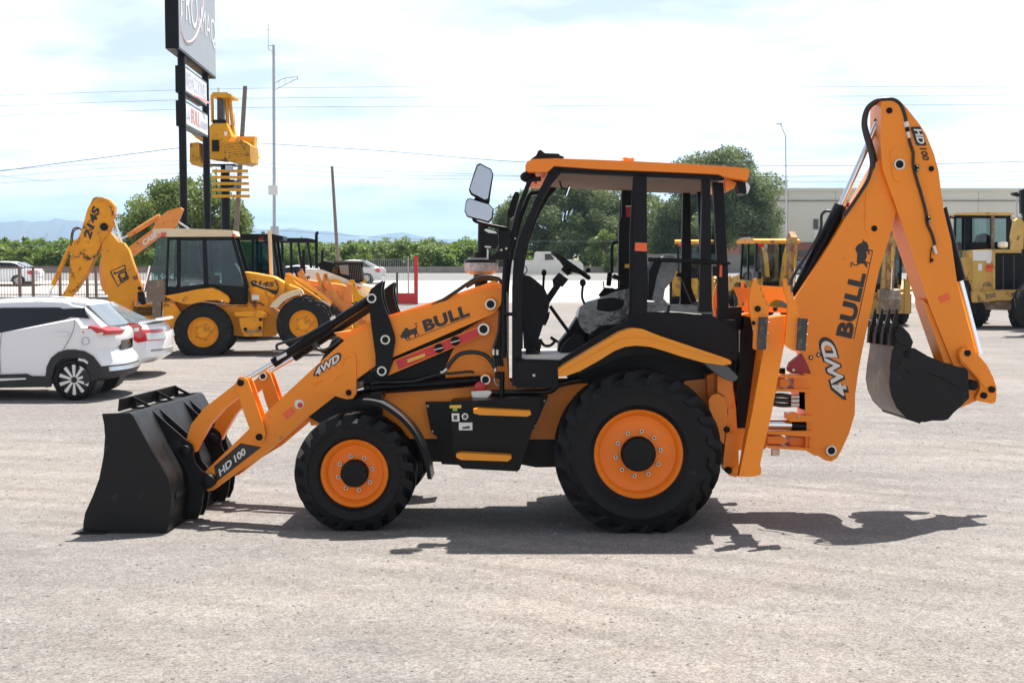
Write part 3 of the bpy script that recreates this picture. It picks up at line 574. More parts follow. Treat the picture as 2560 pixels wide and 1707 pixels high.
# ---------------------------------------------------------------- machine tools
class Mac:
    """a machine: a root empty, and tracing of photo outlines onto its own vertical planes at real depth"""
    def __init__(s, name, loc, yaw=0, roll=0):
        s.root = empty(name, loc, yaw, roll); s.M = Matrix.Translation(loc) @ Matrix.Rotation(yaw, 4, 'Z') @ Matrix.Rotation(roll, 4, 'X'); s.I = s.M.inverted()
    def p(s, c, q, Y):
        d = s.I.to_3x3() @ ray(*px(c, q)); o = s.I @ CAM; v = o + d * ((Y - o.y) / d.y); return v
    def xz(s, c, pts, Y): return [(v.x, v.z) for v in (s.p(c, q, Y) for q in pts)]
    def r(s, c, r, Y): return (s.p(c, (r, 500), Y) - s.p(c, (0, 500), Y)).length
    def prism(s, name, c, pts, Y0, Y1, m, parent=None, bv=0.006, seg=2, f=None, rnd=0):
        q = s.xz(c, pts, Y0) if isinstance(c, str) else pts
        bm = bmesh.new(); add_prism(bm, q, Y0, Y1, f); bev(bm, bv, seg); return obj(name, mesh(bm, name), m, parent or s.root)
    def tube(s, name, c, pts, Y, r, m, parent=None, sides=8, sp=True):
        P = [s.p(c, q[:2], q[2] if len(q) > 2 else Y) for q in pts]; return tube(name, P, r, m, parent or s.root, sides, sp)
    def bar(s, name, c, a, b, Y, r, m, parent=None, bv=0.0, sides=20):
        return cyl(name, s.p(c, a, Y), s.p(c, b, Y), r, m, parent or s.root, sides, bv)
    def pin(s, name, c, q, rpx, Y0, Y1, m, parent=None, bv=0.004, sides=24):
        v = s.p(c, q, Y0); return cyl(name, v, (v.x, Y1, v.z), s.r(c, rpx, Y0), m, parent or s.root, sides, bv)
    def ringpin(s, c, q, r0, r1, Y0, parent=None, w=0.03):
        v = s.p(c, q, Y0); a, b_ = s.r(c, r0, Y0), s.r(c, r1, Y0)
        lathe('pin_collar', [(b_, 0), (a, 0), (a, w), (b_, w), (b_, 0)], v, M['zinc'], parent or s.root, seg=28)
        cyl('pin', v + Vector((0, 0.006, 0)), v + Vector((0, w + 0.02, 0)), b_ * 0.99, M['black'], parent or s.root, 20)
    def ell(s, name, c, q, Y, d, m, parent=None):
        bm = bmesh.new(); bmesh.ops.create_icosphere(bm, subdivisions=3, radius=0.5)
        for v in bm.verts: v.co = Vector((v.co.x * d[0], v.co.y * d[1], v.co.z * d[2]))
        bmesh.ops.translate(bm, verts=bm.verts, vec=s.p(c, q, Y)); return obj(name, mesh(bm, name), m, parent or s.root)
    def text(s, txt, c, bl, br, tl, Y, m, parent, off=0.02, shear=0, space=1.0, name='lettering', pad=0.0):
        return letter(name, txt, s.p(c, bl, Y), s.p(c, br, Y), s.p(c, tl, Y), m, parent, off, shear, space, pad)
    def flat(s, name, c, pts, Y, m, parent, th=0.002):
        q = s.xz(c, pts, Y); bm = bmesh.new(); add_prism(bm, q, Y, Y + th); return obj(name, mesh(bm, name, smooth=False), m, parent)

TY = {}
def tyre_mesh(Rr, rim, w_, nl, lh, hc, slant=0.42, lugw=0.06, seg=64):
    key = (Rr, rim, w_, nl, hc)
    if key in TY: return TY[key]
    bm = bmesh.new(); b_ = Rr - lh
    prof = [(rim - .01, -.36), (rim + .015, -.42), (rim + (b_ - rim) * .12, -.455), (rim + (b_ - rim) * .16, -.478), (rim + (b_ - rim) * .2, -.468), (rim + (b_ - rim) * .45, -.494), (rim + (b_ - rim) * .55, -.5), (rim + (b_ - rim) * .58, -.508), (rim + (b_ - rim) * .61, -.5), (rim + (b_ - rim) * .8, -.49), (b_ - .03, -.455), (b_ - .006, -.40), (b_, -.2)]
    prof = prof + [(r, -y) for r, y in prof[::-1]]; rings = []
    for r, y in prof: rings.append([bm.verts.new((r * math.cos(2 * math.pi * k / seg), y * w_, r * math.sin(2 * math.pi * k / seg))) for k in range(seg)])
    for i in range(len(rings) - 1):
        for k in range(seg): bm.faces.new((rings[i][k], rings[i][(k + 1) % seg], rings[i + 1][(k + 1) % seg], rings[i + 1][k]))
    for sd in (-1, 1):
        for i in range(nl):
            th0 = 2 * math.pi * (i + (0.5 if sd > 0 else 0)) / nl; sec = []
            for t in (0, .3, .6, .85, 1.0, 1.25):
                y = (-.03 + .47 * min(t, 1.0) + 0.045 * (t > 1)) * w_; th = th0 + slant * t
                top = Rr - (0.004 if t < .8 else (0.008 if t < .9 else (0.018 if t <= 1 else lh + 0.075)))
                bot = b_ - .02 if t < 1 else (b_ - .06 if t == 1 else b_ - .10)
                dw = lugw * (0.85 + 0.45 * t) / Rr / 2; q = []
                if t > 1:
                    r = Rr - 0.125
                    for a, yy in ((-dw * 1.1, .46), (-dw, .528), (dw, .528), (dw * 1.1, .46)): q.append(bm.verts.new((r * math.cos(th + a), sd * yy * w_, r * math.sin(th + a))))
                    sec.append(q); continue
                for a, r in ((-dw * 1.25, bot), (-dw, top), (dw, top), (dw * 1.25, bot)): q.append(bm.verts.new((r * math.cos(th + a), sd * y, r * math.sin(th + a))))
                sec.append(q)
            for a, c in zip(sec, sec[1:]):
                for k in range(3): bm.faces.new((a[k], a[k + 1], c[k + 1], c[k]))
            bm.faces.new(sec[0]); bm.faces.new(sec[-1][::-1])
    for v in bm.verts:
        if v.co.z < -hc: v.co.y *= 1 + 0.25 * (-hc - v.co.z) / 0.1; v.co.z = -hc
    TY[key] = mesh(bm, 'tyre', ang=38); return TY[key]
def wheel(parent, c, Rr, rim, w_, hc, tm, rm, face=-1, nl=20, lh=0.045, nb=8, bolt_r=0.2, hub=0.1, hubm=None, dish=0.07, yaw=0, boltm=None, a0=0.0):
    wh_ = empty('wheel', c, yaw, parent=parent)
    obj('tyre', tyre_mesh(Rr, rim, w_, nl, lh, hc), tm, wh_); f = face; e = w_ * 0.36
    lathe('rim', [(rim + .012, f * (e + .012)), (rim - .006, f * (e + .022)), (rim - .028, f * (e + .004)), (rim - .042, f * (e - .03)), (rim - .05, f * (e - dish)), (rim - .09, f * (e - dish - .012)), (rim * .62, f * (e - dish - .004)), (hub, f * (e - dish + 0.012)), (0, f * (e - dish + .012))], (0, 0, 0), rm, wh_, seg=56)
    lathe('inner_rim', [(rim + .01, -f * e), (rim - .03, -f * e), (rim - .06, -f * .02), (.05, -f * .02), (0, -f * .02)], (0, 0, 0), rm, wh_, seg=32)
    yb = f * (e - dish)
    lathe('hub', [(hub, yb), (hub, yb + f * .075), (hub * .93, yb + f * .09), (hub * .9, yb + f * .085), (0, yb + f * .088)], (0, 0, 0), hubm or M['black'], wh_, seg=36)
    if nb:
        bm = bmesh.new(); add_tube(bm, [(0, 0, 0), (0, f * .03, 0)], 0.017, 6); me = mesh(bm, 'nut')
        bm = bmesh.new(); add_tube(bm, [(0, f * .0, 0), (0, f * .042, 0)], 0.009, 8); me2 = mesh(bm, 'stud')
        for k in range(nb):
            a = 2 * math.pi * (k + a0) / nb; o = obj('wheel_nut', me, boltm or M['zinc'], wh_); o.location = (bolt_r * math.cos(a), yb + f * .008, bolt_r * math.sin(a))
            o = obj('wheel_stud', me2, M['black'], wh_); o.location = (bolt_r * math.cos(a), yb + f * .008, bolt_r * math.sin(a))
    return wh_

# ---------------------------------------------------------------- the orange backhoe loader
B = Mac('backhoe_loader', Vector((0, 0, 0)), R(-0.8), R(-1.9)); BR = B.root
tag(BR, 'new orange and black backhoe loader with black buckets and an open cab', 'backhoe loader')
YC = 1.18
def mir(o, name=None):
    c = o.copy(); c.data = o.data.copy(); C.objects.link(c); c.parent = o.parent
    for v in c.data.vertices: v.co.y = 2 * YC - v.co.y
    c.data.flip_normals(); return c
OR, BL = M['orange'], M['black']
# wheels
fw, rw = B.p('D', (658, 899), 0.09), B.p('N', (1028, 1024), 0.03)
for Y, f in ((0.28, -1), (2 * YC - 0.28, 1)):
    wheel(BR, (fw.x, Y, fw.z), 0.525, 0.283, 0.38, fw.z - 0.0, M['rubber'], M['rim_orange'], f, 20, 0.052, 8, 0.150, 0.118, M['black'], 0.055, a0=0.3)
for Y, f in ((0.24, -1), (2 * YC - 0.24, 1)):
    wheel(BR, (rw.x, Y, rw.z), 0.715, 0.372, 0.46, rw.z, M['rubber'], M['rim_orange'], f, 20, 0.058, 10, 0.192, 0.148, M['black'], 0.06, a0=0.25)
cyl('front_axle', (fw.x, 0.4, fw.z), (fw.x, 1.96, fw.z), 0.10, BL, BR, 16); cyl('rear_axle', (rw.x, 0.4, rw.z), (rw.x, 1.96, rw.z), 0.16, BL, BR, 16)
box('axle_cradle', (fw.x, YC, fw.z + 0.12), (0.5, 0.5, 0.36), BL, BR); box('differential', (rw.x, YC, rw.z), (0.55, 0.5, 0.5), BL, BR, 0.05)
# ---- loader bucket
bk = [(380, 297), (400, 400), (410, 530), (395, 720), (350, 950), (290, 1110), (210, 1290), (193, 1390), (190, 1488), (1020, 1488), (1045, 1430), (1070, 1200), (1070, 1060), (1040, 940), (990, 850), (870, 650), (690, 315), (660, 290), (640, 287)]
YB0, YB1 = -0.02, 2.40
q = B.xz('A', bk, YB0)
bucket = B.prism('bucket', None, [q[i] for i in (8, 9, 10, 11, 12, 13, 14, 15, 16, 17)] + [(q[i][0] - .022, q[i][1] + (.02 if i == 9 else 0)) for i in (17, 16, 15, 14, 13, 12, 11, 10, 9)] + [(q[8][0], q[8][1] + .02)], YB0 + .02, YB1 - .02, M['bucket'], bv=0)
for Y in (YB0, YB1 - .03): B.prism('side_plate', None, q, Y, Y + .03, M['bucket'], bucket, 0.004)
lip = B.xz('A', [(75, 1492), (190, 1462), (420, 1462), (420, 1490)], YB0); B.prism('cutting_edge', None, lip, YB0 - .05, YB1 + .05, M['bucket'], bucket, 0.002)
for Y0, Y1 in ((0.10, 0.5), (0.74, 1.62), (1.86, 2.3)): B.prism('wear_strip', None, [(q[12][0] - .002, q[12][1] - .06), (q[11][0] + .012, q[11][1] + .09), (q[11][0] + .012, q[11][1] + .03), (q[12][0] - .002, q[12][1] - .1)], Y0, Y1, M['bucket'], bucket, 0)
xf, zt = q[0][0] + .02, q[0][1]
gd = B.prism('spill_guard', None, [(xf, zt - .01), (xf + .012, zt - .01), (xf + .035, zt + .10), (xf + .012, zt + .10)], 0.34, 2.12, M['bucket'], bucket, 0.002)
bm = bmesh.new(); add_prism(bm, [(xf + .02, zt - .02), (xf + .24, zt - .02), (xf + .24, zt - .035), (xf + .02, zt - .035)], YB0 + .01, YB1 - .01); obj('top_plate', mesh(bm, 't'), M['bucket'], bucket)
for Y in (0.66, 1.41, 2.08):
    bm = bmesh.new(); a = [(xf + .03, zt + .10), (xf + .25, zt - .015), (xf + .02, zt - .015)]; cx = sum(p[0] for p in a) / 3 - .01; cz = sum(p[1] for p in a) / 3 - .005
    h = [(cx + (x - cx) * .42, cz + (z - cz) * .42) for x, z in a]
    for y in (Y, Y + .012):
        A_ = [bm.verts.new((x, y, z)) for x, z in a]; H_ = [bm.verts.new((x, y, z)) for x, z in h]
        for k in range(3): bm.faces.new((A_[k], A_[(k + 1) % 3], H_[(k + 1) % 3], H_[k]))
        if y == Y: A0, H0 = A_, H_
    for k in range(3): bm.faces.new((A0[k], A0[(k + 1) % 3], A_[(k + 1) % 3], A_[k])); bm.faces.new((H0[k], H0[(k + 1) % 3], H_[(k + 1) % 3], H_[k]))
    obj('gusset', mesh(bm, 'g', smooth=False), M['bucket'], bucket)
ear = [(838, 262), (852, 252), (872, 250), (1215, 550), (1282, 605), (1300, 645), (1296, 720), (1318, 790), (1376, 862), (1466, 905), (1500, 962), (1482, 1030), (1400, 1068), (1375, 1250), (1335, 1345), (1110, 1345), (1130, 1080), (1135, 900), (1095, 770)]
eq = B.xz('A', ear, 0.55)
for Y in (0.55, 0.765, 1.595, 1.81): B.prism('mounting_ear', None, eq, Y - .012, Y + .012, M['bucket'], bucket, 0.003)
for yy in ((0.55, 0.78), (1.58, 1.81)):
    for pt_, r in (((1442, 970), 0.062), ((1218, 665), 0.05)):
        v = B.p('A', pt_, 0.55); cyl('pivot_boss', (v.x, yy[0] - .04, v.z), (v.x, yy[1] + .04, v.z), r, M['bucket'], bucket, 24, 0.006)
# ---- loader arms
arm = [(511, 1180), (707, 991), (787, 917), (872, 841), (930, 812), (971, 793), (1065, 767), (1210, 722), (1253, 722), (1256, 742), (1250, 764), (1240, 778), (1228, 787), (985, 892), (939, 914), (890, 949), (891, 984), (884, 994), (873, 998), (862, 997), (838, 990), (772, 1041), (650, 1145), (590, 1182), (535, 1224), (520, 1228), (511, 1220), (505, 1200)]
na = B.prism('loader_arm', 's', arm, 0.62, 0.74, OR, bv=0.006); fa = mir(na)
for a_ in (na,):
    B.prism('boss_plate', 'B', [(1265, 1105), (1300, 1125), (1470, 1145), (1630, 1192), (1690, 1185), (1722, 1130), (1722, 790), (1700, 725), (1660, 712), (1618, 760), (1600, 850), (1550, 920), (1400, 1000)], 0.607, 0.625, OR, a_, 0.006)
    B.pin('pin', 'B', (1645, 1125), 30, 0.597, 0.77, BL, a_)
    B.text('HD', 'A', (1560, 925), (1690, 805), (1533, 862), 0.6135, M['decalwhite'], a_, 0.035, 0.15); B.text('100', 'A', (1715, 785), (1825, 695), (1688, 722), 0.6135, M['decalwhite'], a_, 0.035, 0.1)
    B.flat('model_decal', 'A', [(1500, 820), (1765, 590), (1975, 628), (1525, 975)], 0.6155, M['decalblack'], a_)
    B.text('4WD', 'B', (1318, 972), (1572, 800), (1288, 895), 0.6115, M['decalblack'], a_, 0.09, 0.25, 1.05, pad=0.06); B.text('4WD', 'B', (1324, 964), (1568, 798), (1296, 898), 0.609, M['decalwhite'], a_, 0.035, 0.25, 1.05)
    B.text('BULL', 'C', (812, 602), (1262, 436), (778, 488), 0.616, M['decalblack'], a_, 0.05, 0.0, 1.08)
    B.flat('underline', 'C', [(635, 683), (1268, 440), (1270, 445), (637, 689)], 0.616, M['decalblack'], a_)
    bull = [(548, 628), (572, 634), (580, 605), (598, 585), (612, 562), (632, 556), (648, 578), (680, 572), (708, 562), (716, 552), (730, 540), (716, 532), (704, 520), (714, 510), (735, 508), (734, 514), (716, 517), (712, 522), (724, 530), (738, 540), (724, 556), (730, 578), (735, 610), (754, 626), (745, 633), (722, 614), (720, 650), (710, 652), (700, 618), (665, 630), (650, 652), (666, 668), (655, 673), (632, 652), (628, 672), (646, 688), (635, 691), (612, 667), (600, 657), (582, 662), (566, 655), (568, 645)]
    B.flat('bull_emblem', 'C', bull, 0.616, M['decalblack'], a_)
    B.pin('round_sticker', 'B', (1150, 1240), 46, 0.6165, 0.62, M['decalwhite'], a_, 0); B.pin('round_sticker', 'B', (1160, 1250), 27, 0.6145, 0.62, M['red'], a_, 0)
    B.flat('reflector', 'B', [(980, 1338), (1075, 1268), (1112, 1315), (1030, 1392)], 0.612, M['reflector'], a_, 0.006)
    for q_ in (((1430, 870), (1480, 855)), ): pass
    for s_ in ([(1590, 850), (1615, 790), (1650, 765), (1690, 780)], [(1290, 1055), (1330, 1025), (1395, 1003)], [(1490, 1030), (1530, 975), (1595, 940)]): B.tube('weld_bead', 'B', s_, 0.606, 0.004, OR, a_, 5)
    B.ringpin('C', (1465, 322), 54, 40, 0.598, a_); B.pin('boss', 'C', (1465, 322), 78, 0.612, 0.63, OR, a_)
# cover across the arms
cv = B.xz('s', [(832, 832), (872, 828), (930, 800), (1065, 760), (1195, 715), (1195, 735), (1065, 775), (930, 815), (872, 860)], 0.66)
B.prism('arm_cover', None, cv, 0.70, 1.66, OR, bv=0.008)
B.prism('rear_hood', 'C', [(1150, 215), (1500, 85), (1575, 120), (1580, 190), (1400, 260), (1160, 330)], 0.66, 1.70, OR, bv=0.01)
# tilt lever, curved link, bell crank
lv = [(525, 1020), (535, 985), (565, 965), (600, 970), (640, 1005), (665, 1075), (800, 1460), (815, 1540), (800, 1600), (750, 1625), (705, 1600), (680, 1560), (585, 1290), (530, 1090)]
for Y in (0.578, 0.757): o = B.prism('tilt_lever', None, B.xz('B', lv, 0.578), Y, Y + .026, OR, bv=0.004); mir(o)
bcrank = [(1850, 210), (1840, 150), (1870, 90), (1930, 40), (1990, 2), (1975, 90), (1980, 170), (2005, 270), (2040, 350), (2080, 470), (2108, 560), (2112, 620), (2090, 740), (2075, 850), (2045, 940), (2010, 965), (1960, 960), (1925, 930), (1915, 880), (1915, 760), (1895, 620), (1870, 440), (1855, 300)]
for Y in (0.572, 0.757): o = B.prism('bell_crank', None, B.xz('B', bcrank, 0.572), Y, Y + .028, BL, bv=0.004); mir(o)
for pt_ in ((1875, 183), (2012, 597), (1977, 910)): B.ringpin('B', pt_, 47, 33, 0.558)
B.pin('pin', 'B', (562, 1027), 34, 0.560, 0.80, BL); B.pin('pin', 'B', (748, 1570), 34, 0.560, 0.80, BL)
for pt_ in ((562, 1027), (748, 1570)):
    v = B.p('B', pt_, 0.56); cyl('pin', (v.x, 1.555, v.z), (v.x, 1.80, v.z), 0.028, BL, BR)
lathe('pin_collar', [(.026, 0), (.04, 0), (.04, .02), (.026, .02)], B.p('B', (562, 1027), .56) * Vector((1, 0, 1)) + Vector((0, 1.555, 0)) if False else (B.p('B', (562, 1027), .56).x, 1.55, B.p('B', (562, 1027), .56).z), M['zinc'], BR, seg=20)
lk = B.xz('s', [(585, 962), (600, 944), (616, 958), (612, 980), (560, 1022), (525, 1062), (500, 1105), (488, 1130), (473, 1120), (466, 1098), (478, 1060), (510, 1020), (555, 985)], 0.62)
o = B.prism('tilt_link', None, lk, 0.62, 0.74, OR, bv=0.006); mir(o)
# tilt and lift cylinders
def ram(name, c, a, b_, e, Y, r, rr):
    t = B.bar(name, c, a, b_, Y, r, BL, bv=0.006); B.bar('rod', c, b_, e, Y, rr, M['chrome'], t)
    d = (B.p(c, b_, Y) - B.p(c, a, Y)).normalized(); v = B.p(c, b_, Y); cyl('gland', v - d * .06, v + d * .005, r * 1.06, BL, t, 20, .003); return t
def ram_far(name, c, a, b_, e, Y, r, rr):
    P = [B.p(c, q_, Y) for q_ in (a, b_, e)]
    for v in P: v.y = 2 * YC - Y
    t = cyl(name, P[0], P[1], r, BL, BR, 20, .006); cyl('rod', P[1], P[2], rr, M['chrome'], t)
for fn in (ram, ram_far):
    fn('tilt_cylinder', 's', (929, 746), (684, 907), (600, 956), 0.68, 0.042, 0.022)
    fn('lift_cylinder', 's', (1214, 949), (912, 971), (871, 981), 0.665, 0.042, 0.023)
B.tube('tilt_pipe', 'B', [(935, 700), (925, 660), (960, 635), (1180, 570), (1330, 490), (1600, 330), (1720, 250)], 0.66, 0.012, M['hose']); B.tube('lift_pipe', 'C', [(270, 1125), (330, 1105), (640, 1098), (760, 1075), (960, 1020), (1080, 1012), (1260, 995), (1300, 1010)], 0.61, 0.012, M['hose'])
for k in range(3): B.tube('arm_hose', 'B', [(1310 + 12 * k, 520 + 30 * k), (1285 + 10 * k, 600), (1320 + 15 * k, 680), (1400, 700 + 10 * k), (1470, 670 + 8 * k), (1600, 580 + 15 * k)], 0.72 + .05 * k, 0.015, M['hose'])
B.flat('cylinder_sticker', 'B', [(922, 772), (1020, 722), (1030, 752), (932, 806)], 0.634, M['decalwhite'], BR); B.flat('cylinder_sticker', 'B', [(1458, 378), (1508, 350), (1518, 380), (1468, 406)], 0.634, M['decalwhite'], BR)
# safety strut
st = B.prism('safety_strut', 'C', [(440, 1035), (500, 880), (1340, 545), (1395, 512), (1445, 540), (1455, 600), (1420, 635), (1365, 640)], 0.632, 0.70, OR, bv=0.005)
B.prism('red_channel', 'C', [(518, 885), (1325, 562), (1355, 640), (548, 975)], 0.624, 0.64, M['red'], st, 0.003); B.ringpin('C', (1395, 572), 58, 42, 0.60, st)
for q_ in ((948, 762), (1112, 690)): B.pin('strut_knob', 'C', q_, 46, 0.600, 0.63, BL, st); B.flat('knob_bar', 'C', [(q_[0] - 46, q_[1] + 12), (q_[0] + 44, q_[1] - 12), (q_[0] + 46, q_[1] - 4), (q_[0] - 44, q_[1] + 20)], 0.596, M['zinc'], st, 0.008)
B.flat('warning_sticker', 'C', [(632, 875), (808, 812), (812, 842), (636, 908)], 0.6205, M['yellowsticker'], st)
# ---- front tower, chassis, engine
B.prism('loader_tower', 'C', [(1180, 600), (1540, 380), (1590, 520), (1640, 960), (1660, 1110), (1500, 1150), (1020, 1120), (1010, 960), (1080, 800)], 0.745, 0.785, OR, bv=0.005)
B.prism('loader_tower', 'C', [(1180, 600), (1540, 380), (1590, 520), (1640, 960), (1660, 1110), (1500, 1150), (1020, 1120), (1010, 960), (1080, 800)], 1.575, 1.615, OR, bv=0.005)
B.ringpin('C', (1415, 1075), 48, 36, 0.60); B.pin('boss', 'C', (1415, 1075), 60, 0.63, 0.75, OR)
ch = B.xz('s', [(935, 985), (1090, 975), (1275, 957), (1340, 960), (1470, 958), (1500, 1098), (960, 1096), (925, 1050)], 0.76)
for Y in (0.76, 1.56): B.prism('chassis_rail', None, ch, Y, Y + .04, OR, bv=0.004)
B.prism('rear_chassis', 'N', [(1480, 290), (1720, 265), (1730, 700), (1480, 700)], 0.74, 1.62, OR, bv=0.006)
B.prism('engine_block', 's', [(905, 930), (1010, 935), (1130, 890), (1140, 1010), (940, 1040)], 0.82, 1.54, BL); B.prism('front_nose', 's', [(772, 1042), (838, 990), (880, 1000), (955, 985), (955, 1060), (880, 1075), (800, 1058)], 0.66, 1.70, BL)
B.prism('front_grille', 's', [(800, 905), (830, 850), (880, 840), (935, 945), (890, 955), (880, 990), (835, 985)], 0.78, 1.58, BL); B.prism('nose_cap', 's', [(770, 1042), (798, 1040), (800, 1062), (778, 1064)], 0.70, 1.66, OR)
B.prism('bonnet', 's', [(870, 855), (960, 812), (1100, 765), (1240, 722), (1265, 730), (1270, 960), (1010, 950)], 0.80, 1.56, BL, bv=0.02); B.prism('belly', 's', [(930, 1098), (1500, 1098), (1480, 1165), (1340, 1168), (1300, 1160), (960, 1150)], 0.80, 1.56, BL)
# ---- step box
sb = B.prism('step_box', 's', [(1125, 1005), (1285, 995), (1352, 993), (1352, 1010), (1300, 1172), (1294, 1178), (1157, 1171), (1148, 1163), (1135, 1140)], 0.27, 0.74, BL, bv=0.006)
B.prism('side_flange', 's', [(1063, 1004), (1130, 1004), (1150, 1162), (1104, 1160), (1092, 1090), (1078, 1082)], 0.66, 0.70, BL, sb); B.prism('side_flange', 's', [(1340, 990), (1371, 989), (1335, 1072), (1320, 1075)], 0.66, 0.70, BL, sb)
for pts in ([(1183, 1023), (1194, 1021), (1325, 1027), (1328, 1036), (1318, 1041), (1200, 1037), (1184, 1033)], [(1140, 1135), (1152, 1132), (1277, 1138), (1279, 1146), (1269, 1153), (1152, 1149), (1141, 1143)]):
    o = B.prism('step', 's', pts, 0.12, 0.30, M['fender_orange'], sb, 0.005)
for q_ in ((1069, 1015), (1081, 1079), (1361, 1002), (1338, 1065)): B.pin('bolt', 's', q_, 3, 0.645, 0.67, M['zinc'], sb, 0.002, 10)
B.flat('sticker', 's', [(1124, 1013), (1153, 1012), (1153, 1020), (1124, 1020)], 0.267, M['yellowsticker'], sb); B.flat('sticker', 's', [(1132, 1021), (1143, 1021), (1143, 1027), (1132, 1027)], 0.267, M['greensticker'], sb)
B.flat('sticker', 's', [(1129, 1033), (1148, 1033), (1149, 1053), (1130, 1053)], 0.267, M['decalwhite'], sb); B.flat('sticker', 's', [(1147, 1056), (1181, 1056), (1181, 1075), (1147, 1075)], 0.267, M['decalwhite'], sb)
B.flat('print', 's', [(1134, 1038), (1143, 1038), (1143, 1049), (1134, 1049)], 0.2655, M['grey'], sb, 0.001); B.flat('print', 's', [(1156, 1067), (1174, 1064), (1175, 1071), (1156, 1072)], 0.2655, M['grey'], sb, 0.001)
B.pin('sight_gauge', 's', (1162.5, 1041), 9, 0.255, 0.28, M['white'], sb, 0.003, 6); B.pin('gauge_glass', 's', (1162.5, 1041), 5, 0.250, 0.28, M['grey'], sb, 0.001, 14)
B.prism('shut_off_body', 's', [(1178, 978), (1222, 976), (1230, 980), (1222, 990), (1214, 996), (1186, 998), (1180, 990)], 0.56, 0.64, M['zinc']); B.pin('shut_off_knob', 's', (1200, 968), 14, 0.57, 0.63, M['red'])
B.prism('shut_off_base', 's', [(1184, 994), (1216, 994), (1216, 1004), (1184, 1004)], 0.54, 0.66, BL)
B.tube('suction_hose', 's', [(1228, 982), (1300, 980), (1370, 978), (1400, 960), (1450, 950)], 0.62, 0.026, M['hose']); B.bar('support_post', 's', (1255, 930), (1255, 1000), 0.5, 0.022, BL)
# ---- front fender
fpath = [(735, 158), (830, 165), (930, 190), (1040, 255), (1160, 350), (1270, 480), (1355, 640), (1405, 790), (1435, 950)]
q = B.xz('D', fpath, 0.10); q = [(v.x, v.z) for v in spline([(x, 0, z) for x, z in q], 4)]
inn = [(x + (fw.x - x) * .022, z + (fw.z - z) * .022) for x, z in q]
o = B.prism('front_fender', None, q + inn[::-1], 0.10, 0.47, M['flapgrey'], bv=0.003); mir(o)
o = B.prism('fender_rim', None, [(x + (fw.x - x) * -.004, z + (fw.z - z) * -.004) for x, z in q] + [(x + (fw.x - x) * .05, z + (fw.z - z) * .05) for x, z in q][::-1], 0.092, 0.105, BL, o, 0.002)
B.prism('fender_bracket', 'D', [(820, 95), (930, 85), (935, 150), (830, 160)], 0.3, 0.62, BL)
# ---- hoses on the tower
B.tube('big_hose', 'C', [(1030, 965), (1075, 895), (1160, 820), (1290, 800), (1400, 825), (1470, 890), (1510, 960)], 0.60, 0.019, M['hose'], sides=10); B.tube('hose_fitting', 'C', [(965, 1005), (1000, 995), (1040, 950)], 0.60, 0.016, M['zinc']); B.tube('hose_fitting', 'C', [(1500, 920), (1520, 1000)], 0.60, 0.017, M['zinc'])
for k in range(4): B.tube('tower_hose', 'C', [(1560 + 10 * k, 380), (1545 + 12 * k, 600), (1500 + 25 * k, 760), (1495 + 25 * k, 830), (1510 + 25 * k, 940)], 0.58 + .03 * k, 0.014, M['hose'])
for k in range(2): B.tube('hose_fitting', 'C', [(1497 + 40 * k, 770 + 5 * k), (1497 + 40 * k, 830)], 0.575, 0.016, M['zinc'])
B.tube('bonnet_hose', 'C', [(880, 340), (1000, 275), (1130, 190), (1240, 115), (1340, 60), (1440, 45), (1530, 60), (1575, 110), (1585, 200)], 0.70, 0.017, M['hose']); B.tube('bonnet_hose', 'C', [(1220, 150), (1340, 85), (1450, 70), (1540, 90)], 0.78, 0.017, M['hose'])
B.tube('small_pipe', 'C', [(1500, 1060), (1515, 1110), (1545, 1140)], 0.6, 0.008, M['zinc']); B.prism('hose_block', 'C', [(1510, 1000), (1600, 1000), (1605, 1075), (1510, 1060)], 0.5, 0.62, BL)
# ---- cab
CB = M['cabblack']
def pil(name, c, pts, Y0=0.40, Y1=0.48, m=CB, both=True, bv=0.008):
    o = B.prism(name, c, pts, Y0, Y1, m, bv=bv)
    return (o, mir(o)) if both else o
pil('front_pillar', 'E', [(925, 235), (980, 178), (1080, 180), (1050, 250), (950, 372), (865, 520), (785, 700), (725, 880), (690, 1050), (668, 1200), (662, 1568), (655, 2380), (560, 2380), (560, 1400), (575, 1130), (630, 900), (715, 700), (830, 430)])
pil('roof_rail', 'E', [(985, 180), (1200, 184), (2000, 225), (2680, 262), (2680, 320), (2000, 298), (1700, 280), (1060, 252)])
pil('door_post', 'F', [(1540, -820), (1668, -820), (1670, 0), (1680, 300), (1665, 600), (1510, 620), (1520, 300)])
pil('rear_post', 'G', [(1583, 290), (1662, 290), (1672, 900), (1680, 1640), (1552, 1640), (1562, 1200), (1575, 700)], 0.42, 0.50)
o = B.prism('door_seal', 'G', [(890, 300), (910, 300), (905, 900), (862, 1720), (850, 1720), (858, 860)], 0.41, 0.44, CB, bv=0.004); mir(o)
o = B.prism('corner_post', 'G', [(1690, 345), (1795, 345), (1815, 800), (1842, 1250), (1850, 1750), (1745, 1750), (1735, 1200), (1712, 800)], 0.60, 0.68, CB, bv=0.006); mir(o)
o = B.tube('front_rail', 'E', [(850, 310), (770, 315), (735, 340), (690, 450), (630, 610), (570, 850), (520, 1060), (490, 1300), (478, 1568), (480, 2100)], 0.44, 0.020, CB); mir(o)
o = B.tube('door_hinge_bar', 'F', [(255, 0), (235, 300), (240, 560), (300, 580), (360, 580)], 0.38, 0.016, CB)
for q_ in ((592, 905), (1665, 125)): B.pin('bolt', 'E', q_, 10, 0.39, 0.41, M['zinc'], BR, 0.002, 8)
